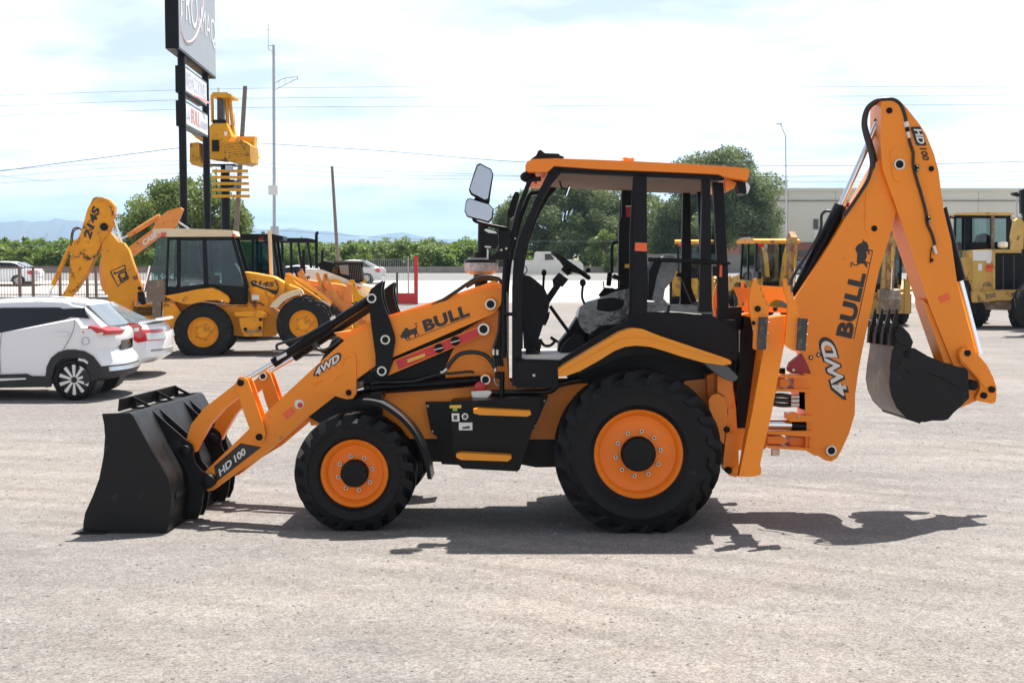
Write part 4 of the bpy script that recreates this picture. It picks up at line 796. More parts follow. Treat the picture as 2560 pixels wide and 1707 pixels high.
bd = B.prism('cab_side_panel', 's', [(1288, 890), (1290, 970), (1394, 968), (1396, 925), (1412, 912), (1545, 835), (1577, 822), (1612, 826), (1650, 842), (1790, 890), (1826, 902), (1842, 900), (1846, 830), (1830, 820), (1785, 790), (1750, 786), (1620, 782), (1575, 795), (1508, 832), (1418, 888), (1400, 900), (1312, 898)], 0.40, 0.46, CB, bv=0.008); mir(bd)
B.prism('sill_box', 's', [(1290, 905), (1396, 905), (1396, 968), (1290, 970)], 0.37, 0.60, M['plastic'], bv=0.01); B.pin('bolt', 'C', (1900, 1033), 16, 0.36, 0.38, M['zinc'], BR, 0.002, 10)
for k in range(9): B.prism('vent_fin', 'C', [(1735 + 42 * k, 1065), (1755 + 42 * k, 1065), (1755 + 42 * k, 1160), (1735 + 42 * k, 1160)], 0.363, 0.375, BL, bv=0)
B.prism('floor', 's', [(1300, 888), (1430, 886), (1490, 884), (1490, 896), (1300, 902)], 0.46, 1.90, M['floor_mat']); B.prism('rear_bulkhead', 's', [(1560, 800), (1840, 800), (1840, 900), (1560, 890)], 0.48, 1.88, CB)
# fender
fu = [(785, 1135), (850, 1090), (1000, 1000), (1200, 880), (1400, 762), (1500, 728), (1560, 722), (1640, 735), (1800, 800), (2000, 866), (2352, 985), (2480, 1030), (2512, 1052), (2512, 1080)]
fl = [(2430, 1092), (2220, 1062), (2000, 1000), (1850, 950), (1700, 907), (1560, 895), (1450, 907), (1350, 945), (1180, 1050), (1000, 1150), (850, 1202), (785, 1208)]
o = B.prism('rear_fender', 'F', fu + fl, 0.06, 0.44, M['fender_orange'], bv=0.014, seg=3); fnd = o; mir(o)
mid = [(800, 1168), (1000, 1062), (1200, 945), (1380, 845), (1480, 822), (1600, 820), (1760, 840), (2000, 925), (2352, 1030), (2490, 1070)]
o = B.prism('fender_lip', 'F', mid + fl, 0.045, 0.075, M['fender_orange'], fnd, 0.012)
inner = B.prism('inner_arch', 'F', [(2300, 1010), (2000, 905), (1640, 790), (1500, 800), (1200, 960), (900, 1130), (1000, 1180), (1400, 1010), (1560, 980), (1800, 1000), (2300, 1120)], 0.44, 0.80, BL); mir(inner)
B.prism('mud_flap', 'H', [(215, 890), (430, 930), (470, 935), (580, 1045), (560, 1085), (490, 1090), (330, 985)], 0.06, 0.40, M['flapgrey'])
B.prism('gearbox_cover', 's', [(1420, 905), (1560, 860), (1700, 860), (1840, 900), (1835, 940), (1700, 950), (1480, 960), (1420, 950)], 0.82, 1.54, BL)
# roof
rf = B.prism('roof', 's', [(1313, 415), (1318, 404), (1330, 398), (1390, 396), (1500, 400), (1600, 404), (1700, 409), (1800, 415), (1850, 419), (1874, 424), (1872, 440), (1867, 453), (1858, 450), (1810, 442), (1798, 436), (1700, 431), (1500, 423), (1385, 415), (1369, 430), (1322, 430), (1314, 424)], 0.33, 2.03, M['roof_orange'], bv=0.016, seg=3)
B.prism('headliner', 's', [(1390, 424), (1500, 428), (1800, 444), (1800, 452), (1660, 447), (1480, 440), (1372, 434)], 0.47, 1.89, M['liner'], rf, 0.012)
for pts in ([(1455, 440), (1580, 445), (1580, 452), (1455, 447)], [(1640, 448), (1740, 452), (1740, 459), (1640, 455)]): B.prism('headliner_recess', 's', pts, 1.25, 1.84, M['liner'], rf, 0.02)
B.prism('roof_vent', 'E', [(748, 112), (800, 76), (822, 28), (838, 20), (855, 24), (888, 52), (1030, 58), (1040, 76), (1078, 86), (1078, 108)], 0.9, 1.3, BL, rf, 0.01)
v = B.p('E', (1722, 128), 0.62); lathe('beacon_base', [(.055, -.012), (.055, .018), (.042, .03), (0, .034)], v, M['roof_orange'], rf, 'Z', 24)
B.ell('front_work_lamp', 'E', (720, 290), 0.52, (0.14, 0.12, 0.10), BL, rf); o = B.ell('front_work_lamp', 'E', (720, 290), 1.84, (0.14, 0.12, 0.10), BL, rf)
B.prism('indicator', 'E', [(830, 292), (880, 245), (905, 245), (880, 300)], 0.44, 0.50, M['reflector'], rf); B.prism('indicator', 'E', [(778, 330), (815, 330), (805, 362), (780, 352)], 0.50, 0.55, M['reflector'], rf)
for Y in (0.46, 1.75):
    o = B.prism('rear_work_lamp', 'G', [(1925, 330), (1990, 325), (2015, 350), (2025, 440), (2010, 465), (1950, 455)], Y, Y + .14, BL, rf, 0.012); B.prism('lamp_lens', 'G', [(2016, 345), (2040, 350), (2062, 390), (2045, 445), (2024, 462)], Y + .01, Y + .13, M['white'], o, 0.008)
B.prism('lamp_bracket', 'G', [(1810, 325), (1905, 318), (1930, 350), (1900, 400), (1815, 440)], 0.50, 0.56, M['roof_orange'], rf); B.tube('lamp_bracket_arm', 'G', [(1850, 300), (1930, 330), (1965, 325)], 0.48, 0.014, BL, rf)
o = B.prism('interior_mirror', 'E', [(1085, 470), (1105, 488), (1145, 380), (1125, 368)], 0.95, 1.2, BL, rf); B.prism('mirror_glass', 'E', [(1100, 478), (1108, 482), (1140, 390), (1132, 386)], 0.945, 1.19, M['mirror'], o, 0)
B.tube('mirror_arm', 'E', [(1035, 330), (1060, 400), (1100, 405)], 0.95, 0.008, BL, rf)
B.flat('reflector', 'G', [(912, 945), (1030, 950), (1028, 1035), (908, 1028)], 0.395, M['reflector'], BR, 0.006)
B.tube('guard_rail', 'G', [(1040, 1116), (1300, 1125), (1560, 1135), (1760, 1148), (1840, 1155), (1850, 1165)], 0.40, 0.018, CB); B.prism('grab_reflector', 'G', [(1757, 1170), (1782, 1172), (1780, 1290), (1755, 1288)], 0.55, 0.58, M['reflector'])
B.prism('reflector_mount', 'G', [(1685, 1190), (1757, 1180), (1755, 1285), (1690, 1280)], 0.57, 0.62, BL)
B.tube('far_grab_rail', 'E', [(1620, 940), (1580, 950), (1560, 1000), (1558, 1250)], 1.80, 0.016, BL)
B.prism('rear_window_edge', 'G', [(1690, 760), (1705, 760), (1725, 1135), (1668, 1135)], 0.9, 0.93, M['glass'], bv=0)
o = B.prism('far_pillar_panel', 'E', [(1660, 440), (1760, 440), (1755, 1100), (1740, 1420), (1640, 1420), (1625, 1200), (1632, 740), (1655, 690)], 1.80, 1.88, M['plastic']); B.flat('red_sticker', 'E', [(1698, 585), (1752, 585), (1748, 690), (1700, 690)], 1.795, M['darkred'], o); B.flat('yellow_sticker', 'E', [(1688, 1162), (1742, 1162), (1742, 1200), (1688, 1200)], 1.795, M['yellowsticker'], o)
B.flat('sticker_line', 'E', [(1698, 578), (1755, 578), (1755, 586), (1698, 586)], 1.793, M['decalwhite'], o)
# mirrors and lamps at the front
mr = B.prism('wing_mirror', 'E', [(205, 172), (240, 152), (352, 212), (373, 262), (332, 535), (290, 548), (148, 468), (128, 425), (136, 385)], 0.30, 0.36, BL, bv=0.01); g_ = B.prism('mirror_glass', 'E', [(216, 180), (245, 165), (345, 220), (364, 265), (322, 512), (290, 528), (158, 452), (142, 418), (150, 385)], 0.294, 0.302, M['mirror'], mr, 0)
mr2 = B.prism('wing_mirror', 'E', [(115, 508), (150, 505), (330, 560), (378, 610), (366, 705), (325, 750), (110, 688), (84, 632), (98, 535)], 0.29, 0.34, BL, bv=0.01); g2 = B.prism('mirror_glass', 'E', [(122, 517), (150, 514), (325, 568), (368, 612), (357, 698), (322, 740), (118, 680), (93, 630), (106, 540)], 0.284, 0.292, M['mirror'], mr2, 0)
for g__ in (g_, g2):
    c0 = sum((v.co for v in g__.data.vertices), Vector()) / len(g__.data.vertices)
    for v in g__.data.vertices: v.co = c0 + Matrix.Rotation(R(-12), 3, 'X') @ (v.co - c0) + Vector((0, -.034, 0))
B.tube('mirror_bracket', 'E', [(190, 500), (310, 560), (320, 400)], 0.36, 0.016, BL, mr); B.tube('mirror_bracket', 'E', [(175, 700), (200, 735), (330, 770), (480, 800), (520, 800)], 0.36, 0.015, BL, mr2)
B.prism('lamp_plate', 'E', [(430, 800), (545, 815), (545, 1110), (330, 1130), (325, 1100), (430, 1030)], 0.40, 0.44, BL); wl_ = B.prism('work_lamp', 'E', [(275, 830), (290, 808), (400, 838), (420, 870), (425, 960), (400, 1012), (290, 1000), (268, 960)], 0.34, 0.50, BL, bv=0.02)
B.prism('lamp_visor', 'E', [(280, 822), (300, 808), (395, 836), (412, 856), (330, 850)], 0.332, 0.345, M['zinc'], wl_, 0.004); B.flat('lamp_print', 'E', [(288, 980), (350, 984), (348, 998), (288, 994)], 0.335, M['decalwhite'], wl_)
for q_ in ((452, 1020), (502, 1005)): B.pin('bolt', 'E', q_, 13, 0.39, 0.41, M['zinc'], BR, 0.002, 10)
B.bar('lamp_stalk', 'E', (318, 1010), (318, 1100), 0.42, 0.008, M['zinc'], wl_)
B.prism('far_mirror', 'E', [(590, 440), (625, 440), (635, 470), (580, 680), (550, 705), (515, 690), (512, 650), (570, 480)], 1.86, 2.05, BL, bv=0.015); B.bar('far_mirror_stalk', 'E', (525, 690), (515, 810), 1.95, 0.013, BL)
v = B.p('E', (252, 1170), 1.0); pc = lathe('air_precleaner', [(0, .065), (.10, .062), (.150, .045), (.158, .030), (.158, .018)], v, BL, BR, 'Z', 36); lathe('clear_bowl', [(.156, .018), (.152, -.055), (.10, -.085), (.06, -.09)], v, M['clearbowl'], pc, 'Z', 36); cyl('intake_neck', v + Vector((0, 0, -.2)), v + Vector((0, 0, -.08)), 0.06, BL, pc)
B.bar('exhaust_stack', 'E', (274, 755), (268, 1110), 1.62, 0.052, BL); B.bar('exhaust_muffler', 'E', (268, 1050), (268, 1300), 1.62, 0.09, BL)
# interior
B.prism('dash_console', 'F', [(425, 185), (500, 200), (560, 245), (640, 310), (680, 400), (695, 470), (680, 570), (630, 690), (600, 790), (540, 930), (440, 930), (420, 600)], 0.85, 1.5, M['plastic'], bv=0.02)
B.prism('dash_lower', 'F', [(455, 900), (540, 930), (615, 990), (615, 1015), (455, 1015)], 0.62, 1.4, M['plastic']); B.prism('steering_column', 'F', [(670, 390), (735, 300), (725, 235), (790, 165), (885, 235), (825, 310), (810, 300), (690, 480), (675, 490)], 1.10, 1.24, M['plastic'], bv=0.015)
B.prism('column_shroud', 'F', [(630, 690), (650, 580), (700, 560), (690, 620), (655, 695)], 1.0, 1.3, M['plastic'])
c0 = B.p('E', (1148, 1172), 1.17); ring = []
e1, e2 = Vector((math.cos(R(35)), 0, -math.sin(R(35)))), Vector((0.06, 1, 0.0)).normalized()
bm = bmesh.new(); add_tube(bm, [c0 + (e1 * math.cos(a) + e2 * math.sin(a)) * 0.20 for a in [2 * math.pi * k / 40 for k in range(41)]], 0.022, 10, False); stw = obj('steering_wheel', mesh(bm, 'sw'), M['plastic'], BR)
hubp = B.p('E', (1105, 1215), 1.17)
for a in (0.9, 2.6, 4.7): tube('spoke', [hubp, c0 + (e1 * math.cos(a) + e2 * math.sin(a)) * 0.10 - Vector((.01, 0, .02)), c0 + (e1 * math.cos(a) + e2 * math.sin(a)) * 0.20], 0.016, M['plastic'], stw, 6)
cyl('wheel_hub', hubp - Vector((.02, 0, .03)), c0 + Vector((0, 0, 0.0)), 0.045, M['plastic'], stw)
def lever(c, pts, Y, r, knob, kd, boot=None):
    o = B.tube('lever', c, pts, Y, r, M['plastic']); B.ell('lever_knob', c, knob, Y, kd, M['plastic'], o)
    return o
lever('F', [(640, 180), (635, 260), (632, 330)], 1.45, 0.012, (640, 168), (0.05, 0.05, 0.065)); lever('F', [(1030, 290), (1020, 400), (1045, 475), (1100, 560)], 0.95, 0.011, (1028, 268), (0.058, 0.058, 0.07)); lever('F', [(700, 500), (800, 640), (910, 790)], 1.0, 0.016, (905, 785), (0.06, 0.06, 0.05)); lever('E', [(1260, 1270), (1322, 1225)], 1.3, 0.008, (1322, 1222), (0.045, 0.04, 0.045))
jy = B.prism('joystick_base', 'F', [(1190, 390), (1250, 315), (1335, 320), (1360, 350), (1300, 390), (1210, 412)], 1.45, 1.6, M['plastic']); B.bar('joystick_grip', 'F', (1300, 165), (1285, 300), 1.52, 0.024, M['plastic'], jy, 0.008); B.bar('lock_lever', 'F', (1235, 255), (1240, 330), 1.5, 0.006, M['plastic'], jy)
B.prism('side_console', 'F', [(1350, 330), (1500, 300), (1500, 1000), (1380, 1000)], 1.42, 1.75, M['plastic']); B.prism('pedal_box', 'F', [(780, 960), (790, 870), (880, 760), (980, 600), (1020, 620), (1080, 800), (1080, 960)], 1.1, 1.6, M['plastic'])
B.prism('gear_console', 'F', [(840, 880), (940, 780), (1020, 790), (1060, 870), (1060, 950), (800, 960), (810, 930)], 0.85, 1.15, M['plastic']); B.tube('brake_pedal', 'F', [(600, 830), (640, 890), (700, 895), (745, 850), (705, 812), (780, 860)], 0.95, 0.013, M['plastic'])
B.prism('brake_housing', 'F', [(520, 830), (560, 795), (620, 860), (600, 960), (530, 960)], 0.9, 1.1, BL)
# seats
s1 = B.prism('seat_cushion', 'F', [(975, 590), (1000, 520), (1080, 460), (1180, 430), (1350, 360), (1500, 330), (1520, 600), (1400, 680), (1200, 690), (1100, 780), (1040, 740), (990, 650)], 0.92, 1.42, M['film'], bv=0.05, seg=3)
for p in s1.data.vertices: p.co += noise.noise_vector(p.co * 6) * 0.012
B.prism('seat_shell', 'F', [(1180, 432), (1330, 415), (1440, 440), (1440, 520), (1300, 560), (1170, 540)], 0.905, 1.0, M['plastic'], s1, 0.03); B.prism('seat_base', 'F', [(1090, 690), (1400, 670), (1520, 600), (1520, 960), (1070, 960)], 0.95, 1.38, BL)
def film_sheet(name, outline, Y, parent):
    o = B.prism(name, 'F', outline, Y, Y + .03, M['film'], parent, 0.012); return o
film_sheet('film_flap', [(970, 600), (1010, 640), (1060, 720), (1110, 740), (1115, 790), (1050, 760), (1000, 700)], 0.89, s1); film_sheet('film_flap', [(1380, 560), (1440, 490), (1500, 460), (1500, 560), (1440, 590)], 0.88, s1)
s2 = B.prism('seat_back', 'F', [(1690, 440), (1700, 300), (1770, 90), (1800, 30), (1850, -5), (1920, -10), (1985, 30), (1985, 90), (1930, 240), (1850, 330), (1830, 460)], 0.95, 1.40, M['film'], bv=0.05, seg=3); B.prism('back_shell', 'F', [(1685, 440), (1690, 150), (1760, 20), (1800, 10), (1825, 40), (1770, 200), (1720, 440)], 0.93, 1.42, M['plastic'], s2, 0.02)
B.prism('rear_ledge_film', 'F', [(1675, 455), (1760, 460), (1840, 430), (1870, 465), (1880, 490), (1995, 485), (2110, 485), (2180, 500), (2330, 530), (2330, 585), (2180, 575), (1880, 550), (1675, 565)], 0.47, 0.72, M['film'], bv=0.03); B.prism('film_strap', 'F', [(1880, 490), (1902, 490), (1895, 565), (1872, 560)], 0.46, 0.73, BL)
B.prism('armrest', 'F', [(1325, 200), (1345, 180), (1390, 200), (1500, 210), (1500, 300), (1440, 290), (1390, 240), (1330, 225)], 1.36, 1.46, M['plastic'], bv=0.02); B.prism('rear_armrest', 'F', [(1965, 200), (1980, 170), (2060, 165), (2070, 200), (2170, 460), (2120, 470), (2010, 210)], 1.3, 1.4, M['plastic'], bv=0.012)
B.prism('rear_controls', 'H', [(480, 370), (500, 350), (620, 350), (600, 620), (590, 760), (480, 640)], 0.80, 1.55, BL)
for k in range(3): B.tube('control_rod', 'H', [(590 + 8 * k, 580), (592 + 6 * k, 800)], 0.62 + .05 * k, 0.004, M['zinc'])

# ---- rear frame, stabilisers
rfm = B.prism('rear_frame', 'I', [(270, 310), (350, 290), (520, 360), (560, 640), (580, 1000), (585, 1320), (500, 1310), (430, 1215), (440, 900), (280, 520)], 0.62, 1.74, M['orange'], bv=0.006)
for Y0 in (0.40,):
    o = B.prism('hinge_plate', 'I', [(430, 1215), (470, 800), (480, 640), (545, 640), (585, 1000), (590, 1300), (560, 1330), (490, 1310)], 0.40, 0.60, OR, bv=0.006); mir(o)
    o = B.prism('frame_web', 'I', [(375, 310), (430, 320), (520, 400), (520, 645), (470, 650), (440, 520), (375, 480)], 0.42, 0.62, OR, bv=0.006); mir(o)
    o = B.prism('frame_gusset', 'I', [(285, 560), (320, 510), (380, 495), (440, 530), (470, 600), (475, 760), (450, 900), (440, 1000), (350, 900), (300, 700)], 0.36, 0.40, OR, bv=0.01); mir(o)
    for q_, r in (((470, 855), 30), ((490, 1265), 32)): o = B.pin('hinge_pin', 'I', q_, r, 0.34, 0.62, BL); mir(o); o = B.pin('pin_boss', 'I', (q_[0] + 50, q_[1]), r * 1.2, 0.38, 0.60, OR); mir(o)
leg = [(880, -260), (1075, -290), (1045, 0), (1005, 200), (915, 700), (840, 1020), (800, 1210), (812, 1235), (812, 1285), (795, 1310), (720, 1325), (585, 1325), (595, 1290), (720, 700), (835, 60), (850, -80)]
lq = B.xz('I', leg, 0.12); zl0, zl1 = min(z for x, z in lq), max(z for x, z in lq)
bm = bmesh.new(); add_prism(bm, lq, 0.12, 0.20); bm.verts.ensure_lookup_table()
for v in bm.verts:
    if v.co.y > 0.15: t = (v.co.z - zl0) / (zl1 - zl0); v.co.y = 0.20 + 0.36 * t; v.co.x += 0.0
bev(bm, 0.01); o = obj('stabiliser_leg', mesh(bm, 'leg'), OR, BR); mir(o)
sc = M['black']; o = B.prism('stabiliser_cylinder', 'H', [(650, 440), (745, 460), (850, 500), (840, 780), (760, 1250), (690, 1560), (575, 1560), (570, 1200), (600, 900), (610, 700)], 0.62, 0.85, sc, bv=0.03, seg=3); mir(o)
B.flat('cast_panel', 'I', [(845, 100), (995, 112), (985, 182), (838, 175)], 0.113, OR, BR, 0.012)
cl = [(690, 350), (693, 260), (705, 190), (740, 72), (765, 58), (772, 122), (798, 130), (800, 185), (825, 192), (830, 250), (855, 260), (860, 320), (886, 328), (886, 455), (880, 775), (745, 775), (732, 760), (738, 600), (715, 480)]
cr = [(1035, 72), (1068, 68), (1073, 132), (1103, 140), (1105, 195), (1130, 205), (1132, 265), (1160, 272), (1165, 335), (1186, 342), (1188, 465), (1178, 775), (1130, 785), (1075, 750), (1045, 715), (1075, 420), (1080, 300), (1040, 180)]
for pts in (cl, cr): o = B.prism('foot_plate', 'H', pts, 0.055, 0.095, OR, bv=0.0015); mir(o)
for pts in ([(795, 452), (878, 452), (858, 776), (776, 776)], [(1190, 458), (1280, 468), (1256, 790), (1172, 782)]): o = B.prism('rubber_pad', 'H', pts, 0.015, 0.13, M['pad'], bv=0.006); mir(o)
# end plate with an arched opening, behind the cheeks
ep = [(800, 132), (1038, 148), (1110, 395), (1085, 330), (1040, 290), (985, 275), (930, 285), (895, 320), (886, 350)]
o = B.prism('foot_end_plate', 'H', ep, 0.42, 0.45, OR, bv=0.003); mir(o); o = B.prism('foot_pivot', 'H', [(890, 345), (1085, 365), (1090, 410), (885, 400)], 0.30, 0.40, OR); mir(o)
for q_ in ((760, 500), (735, 570), (757, 610), (747, 716), (890, 505), (880, 610), (870, 720), (1158, 518), (1150, 622), (1145, 732), (1278, 518), (1270, 625), (1262, 728)): o = B.pin('pad_bolt', 'H', q_, 9, 0.04, 0.06, M['zinc'], BR, 0.002, 8)
B.pin('foot_pin', 'H', (780, 368), 30, 0.03, 0.06, BL); B.pin('foot_pin', 'H', (738, 510), 20, 0.035, 0.06, BL); B.pin('foot_lock', 'H', (955, 372), 22, 0.28, 0.31, BL)
# ---- swing carriage and kingpost
kp = B.prism('kingpost', 'I', [(1235, 290), (1320, 300), (1385, 540), (1418, 700), (1412, 950), (1400, 1112), (1350, 1115), (1255, 1060), (1250, 480), (1190, 470), (1190, 640), (1250, 660), (1245, 470), (1140, 455), (1140, 335), (1235, 335)], 1.00, 1.36, OR, bv=0.006)
for pts in ([(985, 305), (1285, 315), (1285, 345), (985, 335)], [(960, 448), (1322, 452), (1322, 482), (960, 472)], [(870, 872), (1330, 866), (1350, 912), (1350, 932), (880, 900)], [(850, 1012), (1340, 1040), (1340, 1070), (1130, 1055), (880, 1040)]): B.prism('swing_plate', 'I', pts, 0.94, 1.42, OR, kp, 0.005)
for pts in ([(968, 348), (1060, 345), (1092, 370), (1092, 415), (1060, 430), (968, 430)], [(848, 925), (1020, 918), (1065, 940), (1065, 985), (1020, 998), (848, 998)]): B.prism('swing_knuckle', 'I', pts, 1.0, 1.36, OR, kp, 0.02)
B.prism('bracket', 'I', [(1072, 692), (1180, 690), (1225, 712), (1336, 716), (1336, 776), (1110, 775), (1072, 750)], 0.94, 1.10, OR, kp, 0.006); B.prism('post_web', 'I', [(1195, 480), (1335, 480), (1345, 740), (1255, 740), (1250, 650), (1195, 640)], 1.04, 1.32, OR, kp)
B.prism('lower_web', 'I', [(1100, 930), (1310, 935), (1310, 1050), (1100, 1040)], 1.06, 1.3, OR, kp); B.prism('lower_rib', 'I', [(1296, 925), (1316, 925), (1312, 1050), (1292, 1050)], 0.98, 1.06, OR, kp, 0.002)
sr = B.bar('swing_rod', 'I', (860, 805), (1112, 808), 1.02, 0.046, M['chrome'], kp); B.bar('swing_gland', 'I', (1110, 815), (1255, 818), 1.02, 0.05, BL, kp); B.pin('bracket_bolt', 'I', (1187, 727), 12, 0.93, 0.95, M['zinc'], kp)
for k in range(3): B.tube('swing_hose', 'I', [(900, 515 + 38 * k), (1010, 510 + 50 * k), (1110, 525 + 42 * k)], 1.0 + .03 * k, 0.020, M['hose'], kp); B.bar('hose_end', 'I', (1110, 525 + 42 * k), (1190, 525 + 42 * k), 1.0, 0.018, M['zinc'], kp)
v = B.p('I', (953, 1050), 1.18); cyl('pivot_nut', v + Vector((0, 0, -.06)), v, 0.04, M['zinc'], kp, 6); v = B.p('I', (1010, 260), 1.18); cyl('pivot_cap', v + Vector((0, 0, -.08)), v + Vector((0, 0, .02)), 0.04, BL, kp, 12)
B.prism('swing_mount', 'I', [(600, 340), (1000, 345), (1000, 440), (960, 480), (620, 480)], 1.0, 1.36, OR, bv=.01); B.prism('swing_mount', 'I', [(560, 920), (880, 915), (880, 1000), (850, 1050), (570, 1060)], 1.0, 1.36, OR, bv=.01); B.prism('swing_mount', 'I', [(520, 320), (700, 320), (640, 1060), (540, 1060)], 0.9, 1.46, OR, bv=.01)
B.prism('boom_lock', 'H', [(1080, 960), (1098, 912), (1150, 865), (1215, 815), (1262, 900), (1310, 1012), (1230, 1022), (1120, 1015), (1085, 990)], 1.02, 1.10, M['darkred'], bv=0.008); B.pin('lock_pin', 'H', (1135, 982), 18, 1.0, 1.03, M['zinc'])
# ---- boom
bo = [(1986, 748), (2075, 610), (2167, 455), (2204, 390), (2225, 380), (2250, 395), (2258, 420), (2242, 522), (2231, 570), (2197, 680), (2170, 810), (2159, 860), (2147, 922), (2138, 985), (2137, 1035), (2122, 1085), (2102, 1128), (2092, 1145), (2078, 1153), (2062, 1150), (2049, 1138), (2047, 1120), (2051, 1100), (2054, 1050), (2050, 1015), (2037, 965), (2022, 917), (2005, 883), (1996, 878), (1988, 800)]
bm_ = B.prism('boom', 's', bo, 1.04, 1.32, OR, bv=0.008)
B.prism('boom_side_rib', 'J', [(780, 1010), (1000, 1005), (1060, 1160), (1040, 1300), (1000, 1420), (800, 1430), (765, 1350)], 1.033, 1.042, OR, bm_, 0.005); B.pin('pin', 'J', (865, 1365), 30, 1.025, 1.04, BL, bm_); B.ringpin('I', (1515, 1065), 52, 38, 1.01, bm_)
for q_ in ((1310, 855), (1387, 828)): B.pin('bolt_washer', 'H', q_, 22, 1.03, 1.045, BL, bm_, 0.001, 16); B.pin('bolt', 'H', q_, 13, 1.02, 1.045, M['zinc'], bm_, 0.002, 10)
B.text('BULL', 'K', (638, 1108), (785, 462), (478, 1070), 1.036, M['decalblack'], bm_, 0.05, 0.0, 1.08); B.flat('underline', 'K', [(652, 1112), (846, 222), (852, 226), (660, 1114)], 1.037, M['decalblack'], bm_)
bull2 = [(742, 108), (765, 132), (790, 145), (808, 188), (800, 208), (848, 226), (845, 236), (812, 224), (818, 265), (806, 268), (795, 228), (785, 238), (790, 290), (772, 330), (822, 350), (816, 359), (785, 350), (796, 392), (784, 396), (760, 360), (735, 356), (712, 362), (698, 374), (672, 378), (652, 370), (640, 350), (632, 352), (636, 372), (644, 384), (622, 390), (626, 376), (624, 350), (636, 340), (650, 344), (662, 364), (680, 368), (694, 358), (688, 330), (694, 270), (688, 245), (673, 214), (684, 184), (710, 160), (742, 146), (750, 130)]
B.flat('bull_emblem', 'K', bull2, 1.037, M['decalblack'], bm_)
B.text('4WD', 'H', (1694, 1238), (1530, 655), (1545, 1280), 1.0365, M['decalblack'], bm_, 0.09, 0.25, 1.05, pad=0.05); B.text('4WD', 'H', (1684, 1224), (1524, 668), (1554, 1264), 1.034, M['decalwhite'], bm_, 0.035, 0.25, 1.05)
# boom cylinder (dipper ram) on top of the boom
dt = B.bar('dipper_cylinder', 's', (1990, 742), (2102, 514), 1.18, 0.062, BL, bv=0.006); B.bar('rod', 's', (2102, 514), (2197, 300), 1.18, 0.028, M['chrome'], dt); B.bar('rod_eye', 's', (2192, 308), (2222, 278), 1.18, 0.04, BL, dt)
B.tube('cylinder_pipe', 'J', [(425, 1190), (370, 1195), (335, 1240), (332, 1340), (300, 1440), (220, 1580), (60, 1830), (20, 1930)], 1.06, 0.013, M['hose']); B.flat('cylinder_tag', 'J', [(590, 1105), (622, 1108), (600, 1160), (572, 1150)], 1.1, M['red'], BR, .01)
for k in range(3): B.tube('boom_hose', 'J', [(560 + 20 * k, 1240), (640 + 12 * k, 1130), (720 + 15 * k, 1010), (800 + 12 * k, 880), (835 + 18 * k, 740), (820 + 18 * k, 600), (770 + 16 * k, 430), (752 + 12 * k, 300), (790 + 10 * k, 165), (880 + 8 * k, 90 + 6 * k), (980, 72 + 6 * k), (1060, 78 + 8 * k), (1125, 125 + 6 * k), (1165 + 3 * k, 220), (1182 + 3 * k, 300)], 0.99 + .08 * k, 0.017, M['hose'])
B.bar('hose_fitting', 'J', (1178, 300), (1190, 352), 0.985, 0.022, M['decalwhite']); B.bar('hose_union', 'J', (1190, 352), (1198, 400), 0.985, 0.018, BL); B.bar('hose_fitting', 'J', (1196, 400), (1210, 460), 0.985, 0.020, M['zinc'])
# ---- dipper
di = [(2203, 252), (2222, 250), (2250, 253), (2268, 272), (2298, 310), (2315, 336), (2335, 385), (2346, 425), (2353, 480), (2360, 528), (2378, 602), (2392, 700), (2420, 810), (2440, 880), (2450, 905), (2470, 960), (2478, 975), (2440, 1002), (2392, 1023), (2400, 990), (2385, 915), (2325, 768), (2295, 680), (2242, 522), (2216, 450), (2206, 422), (2201, 355)]
dp = B.prism('dipper', 's', di, 0.99, 1.37, OR, bv=0.008)
B.prism('dipper_channel', 'K', [(1355, 720), (1420, 790), (1660, 1360), (1560, 1345), (1370, 800)], 1.02, 1.30, OR, bv=0.006)
B.pin('pin', 'J', (1017, 186), 30, 0.975, 1.0, BL, dp); B.pin('pin', 'J', (1436, 768), 28, 0.975, 1.0, BL, dp); B.pin('pin_boss', 'J', (1436, 768), 46, 0.984, 1.0, OR, dp); B.ringpin('J', (1117, 724), 54, 40, 0.965, dp)
B.prism('pivot_plate', 'J', [(1020, 600), (1060, 560), (1150, 560), (1190, 620), (1195, 780), (1150, 890), (1100, 900), (1050, 860)], 0.982, 0.992, OR, dp, 0.004)
B.prism('dipper_pipe', None, [(0, 0), (.001, 0), (0, .001)], 1, 1.001, BL, dp) if False else None
B.tube('dipper_pipe', 'J', [(1210, 465), (1230, 540), (1252, 610), (1255, 740), (1290, 880), (1330, 1010), (1380, 1200), (1392, 1310), (1440, 1420), (1470, 1530)], 0.975, 0.014, M['hose'], dp); B.bar('pipe_end', 'K', (1455, 180), (1480, 260), 0.975, 0.018, M['zinc'], dp); B.tube('cap_chain', 'K', [(1450, 180), (1430, 230), (1425, 350)], 0.97, 0.005, BL, dp); B.pin('dust_cap', 'K', (1440, 322), 17, 0.97, 0.985, BL, dp)
for q_ in ((1292, 762), (1408, 1272)): B.prism('pipe_clamp', 'J', [(q_[0] - 30, q_[1] - 30), (q_[0] + 15, q_[1] - 35), (q_[0] + 18, q_[1] + 32), (q_[0] - 18, q_[1] + 32)], 0.955, 0.985, BL, dp, 0.003); B.pin('bolt', 'J', (q_[0] + 3, q_[1] - 22), 8, 0.95, 0.96, M['zinc'], dp, 0, 8); B.pin('bolt', 'J', (q_[0] + 8, q_[1] + 18), 8, 0.95, 0.96, M['zinc'], dp, 0, 8)
B.flat('reflector', 'K', [(1505, 690), (1605, 650), (1625, 710), (1528, 752)], 0.984, M['reflector'], dp, .006)
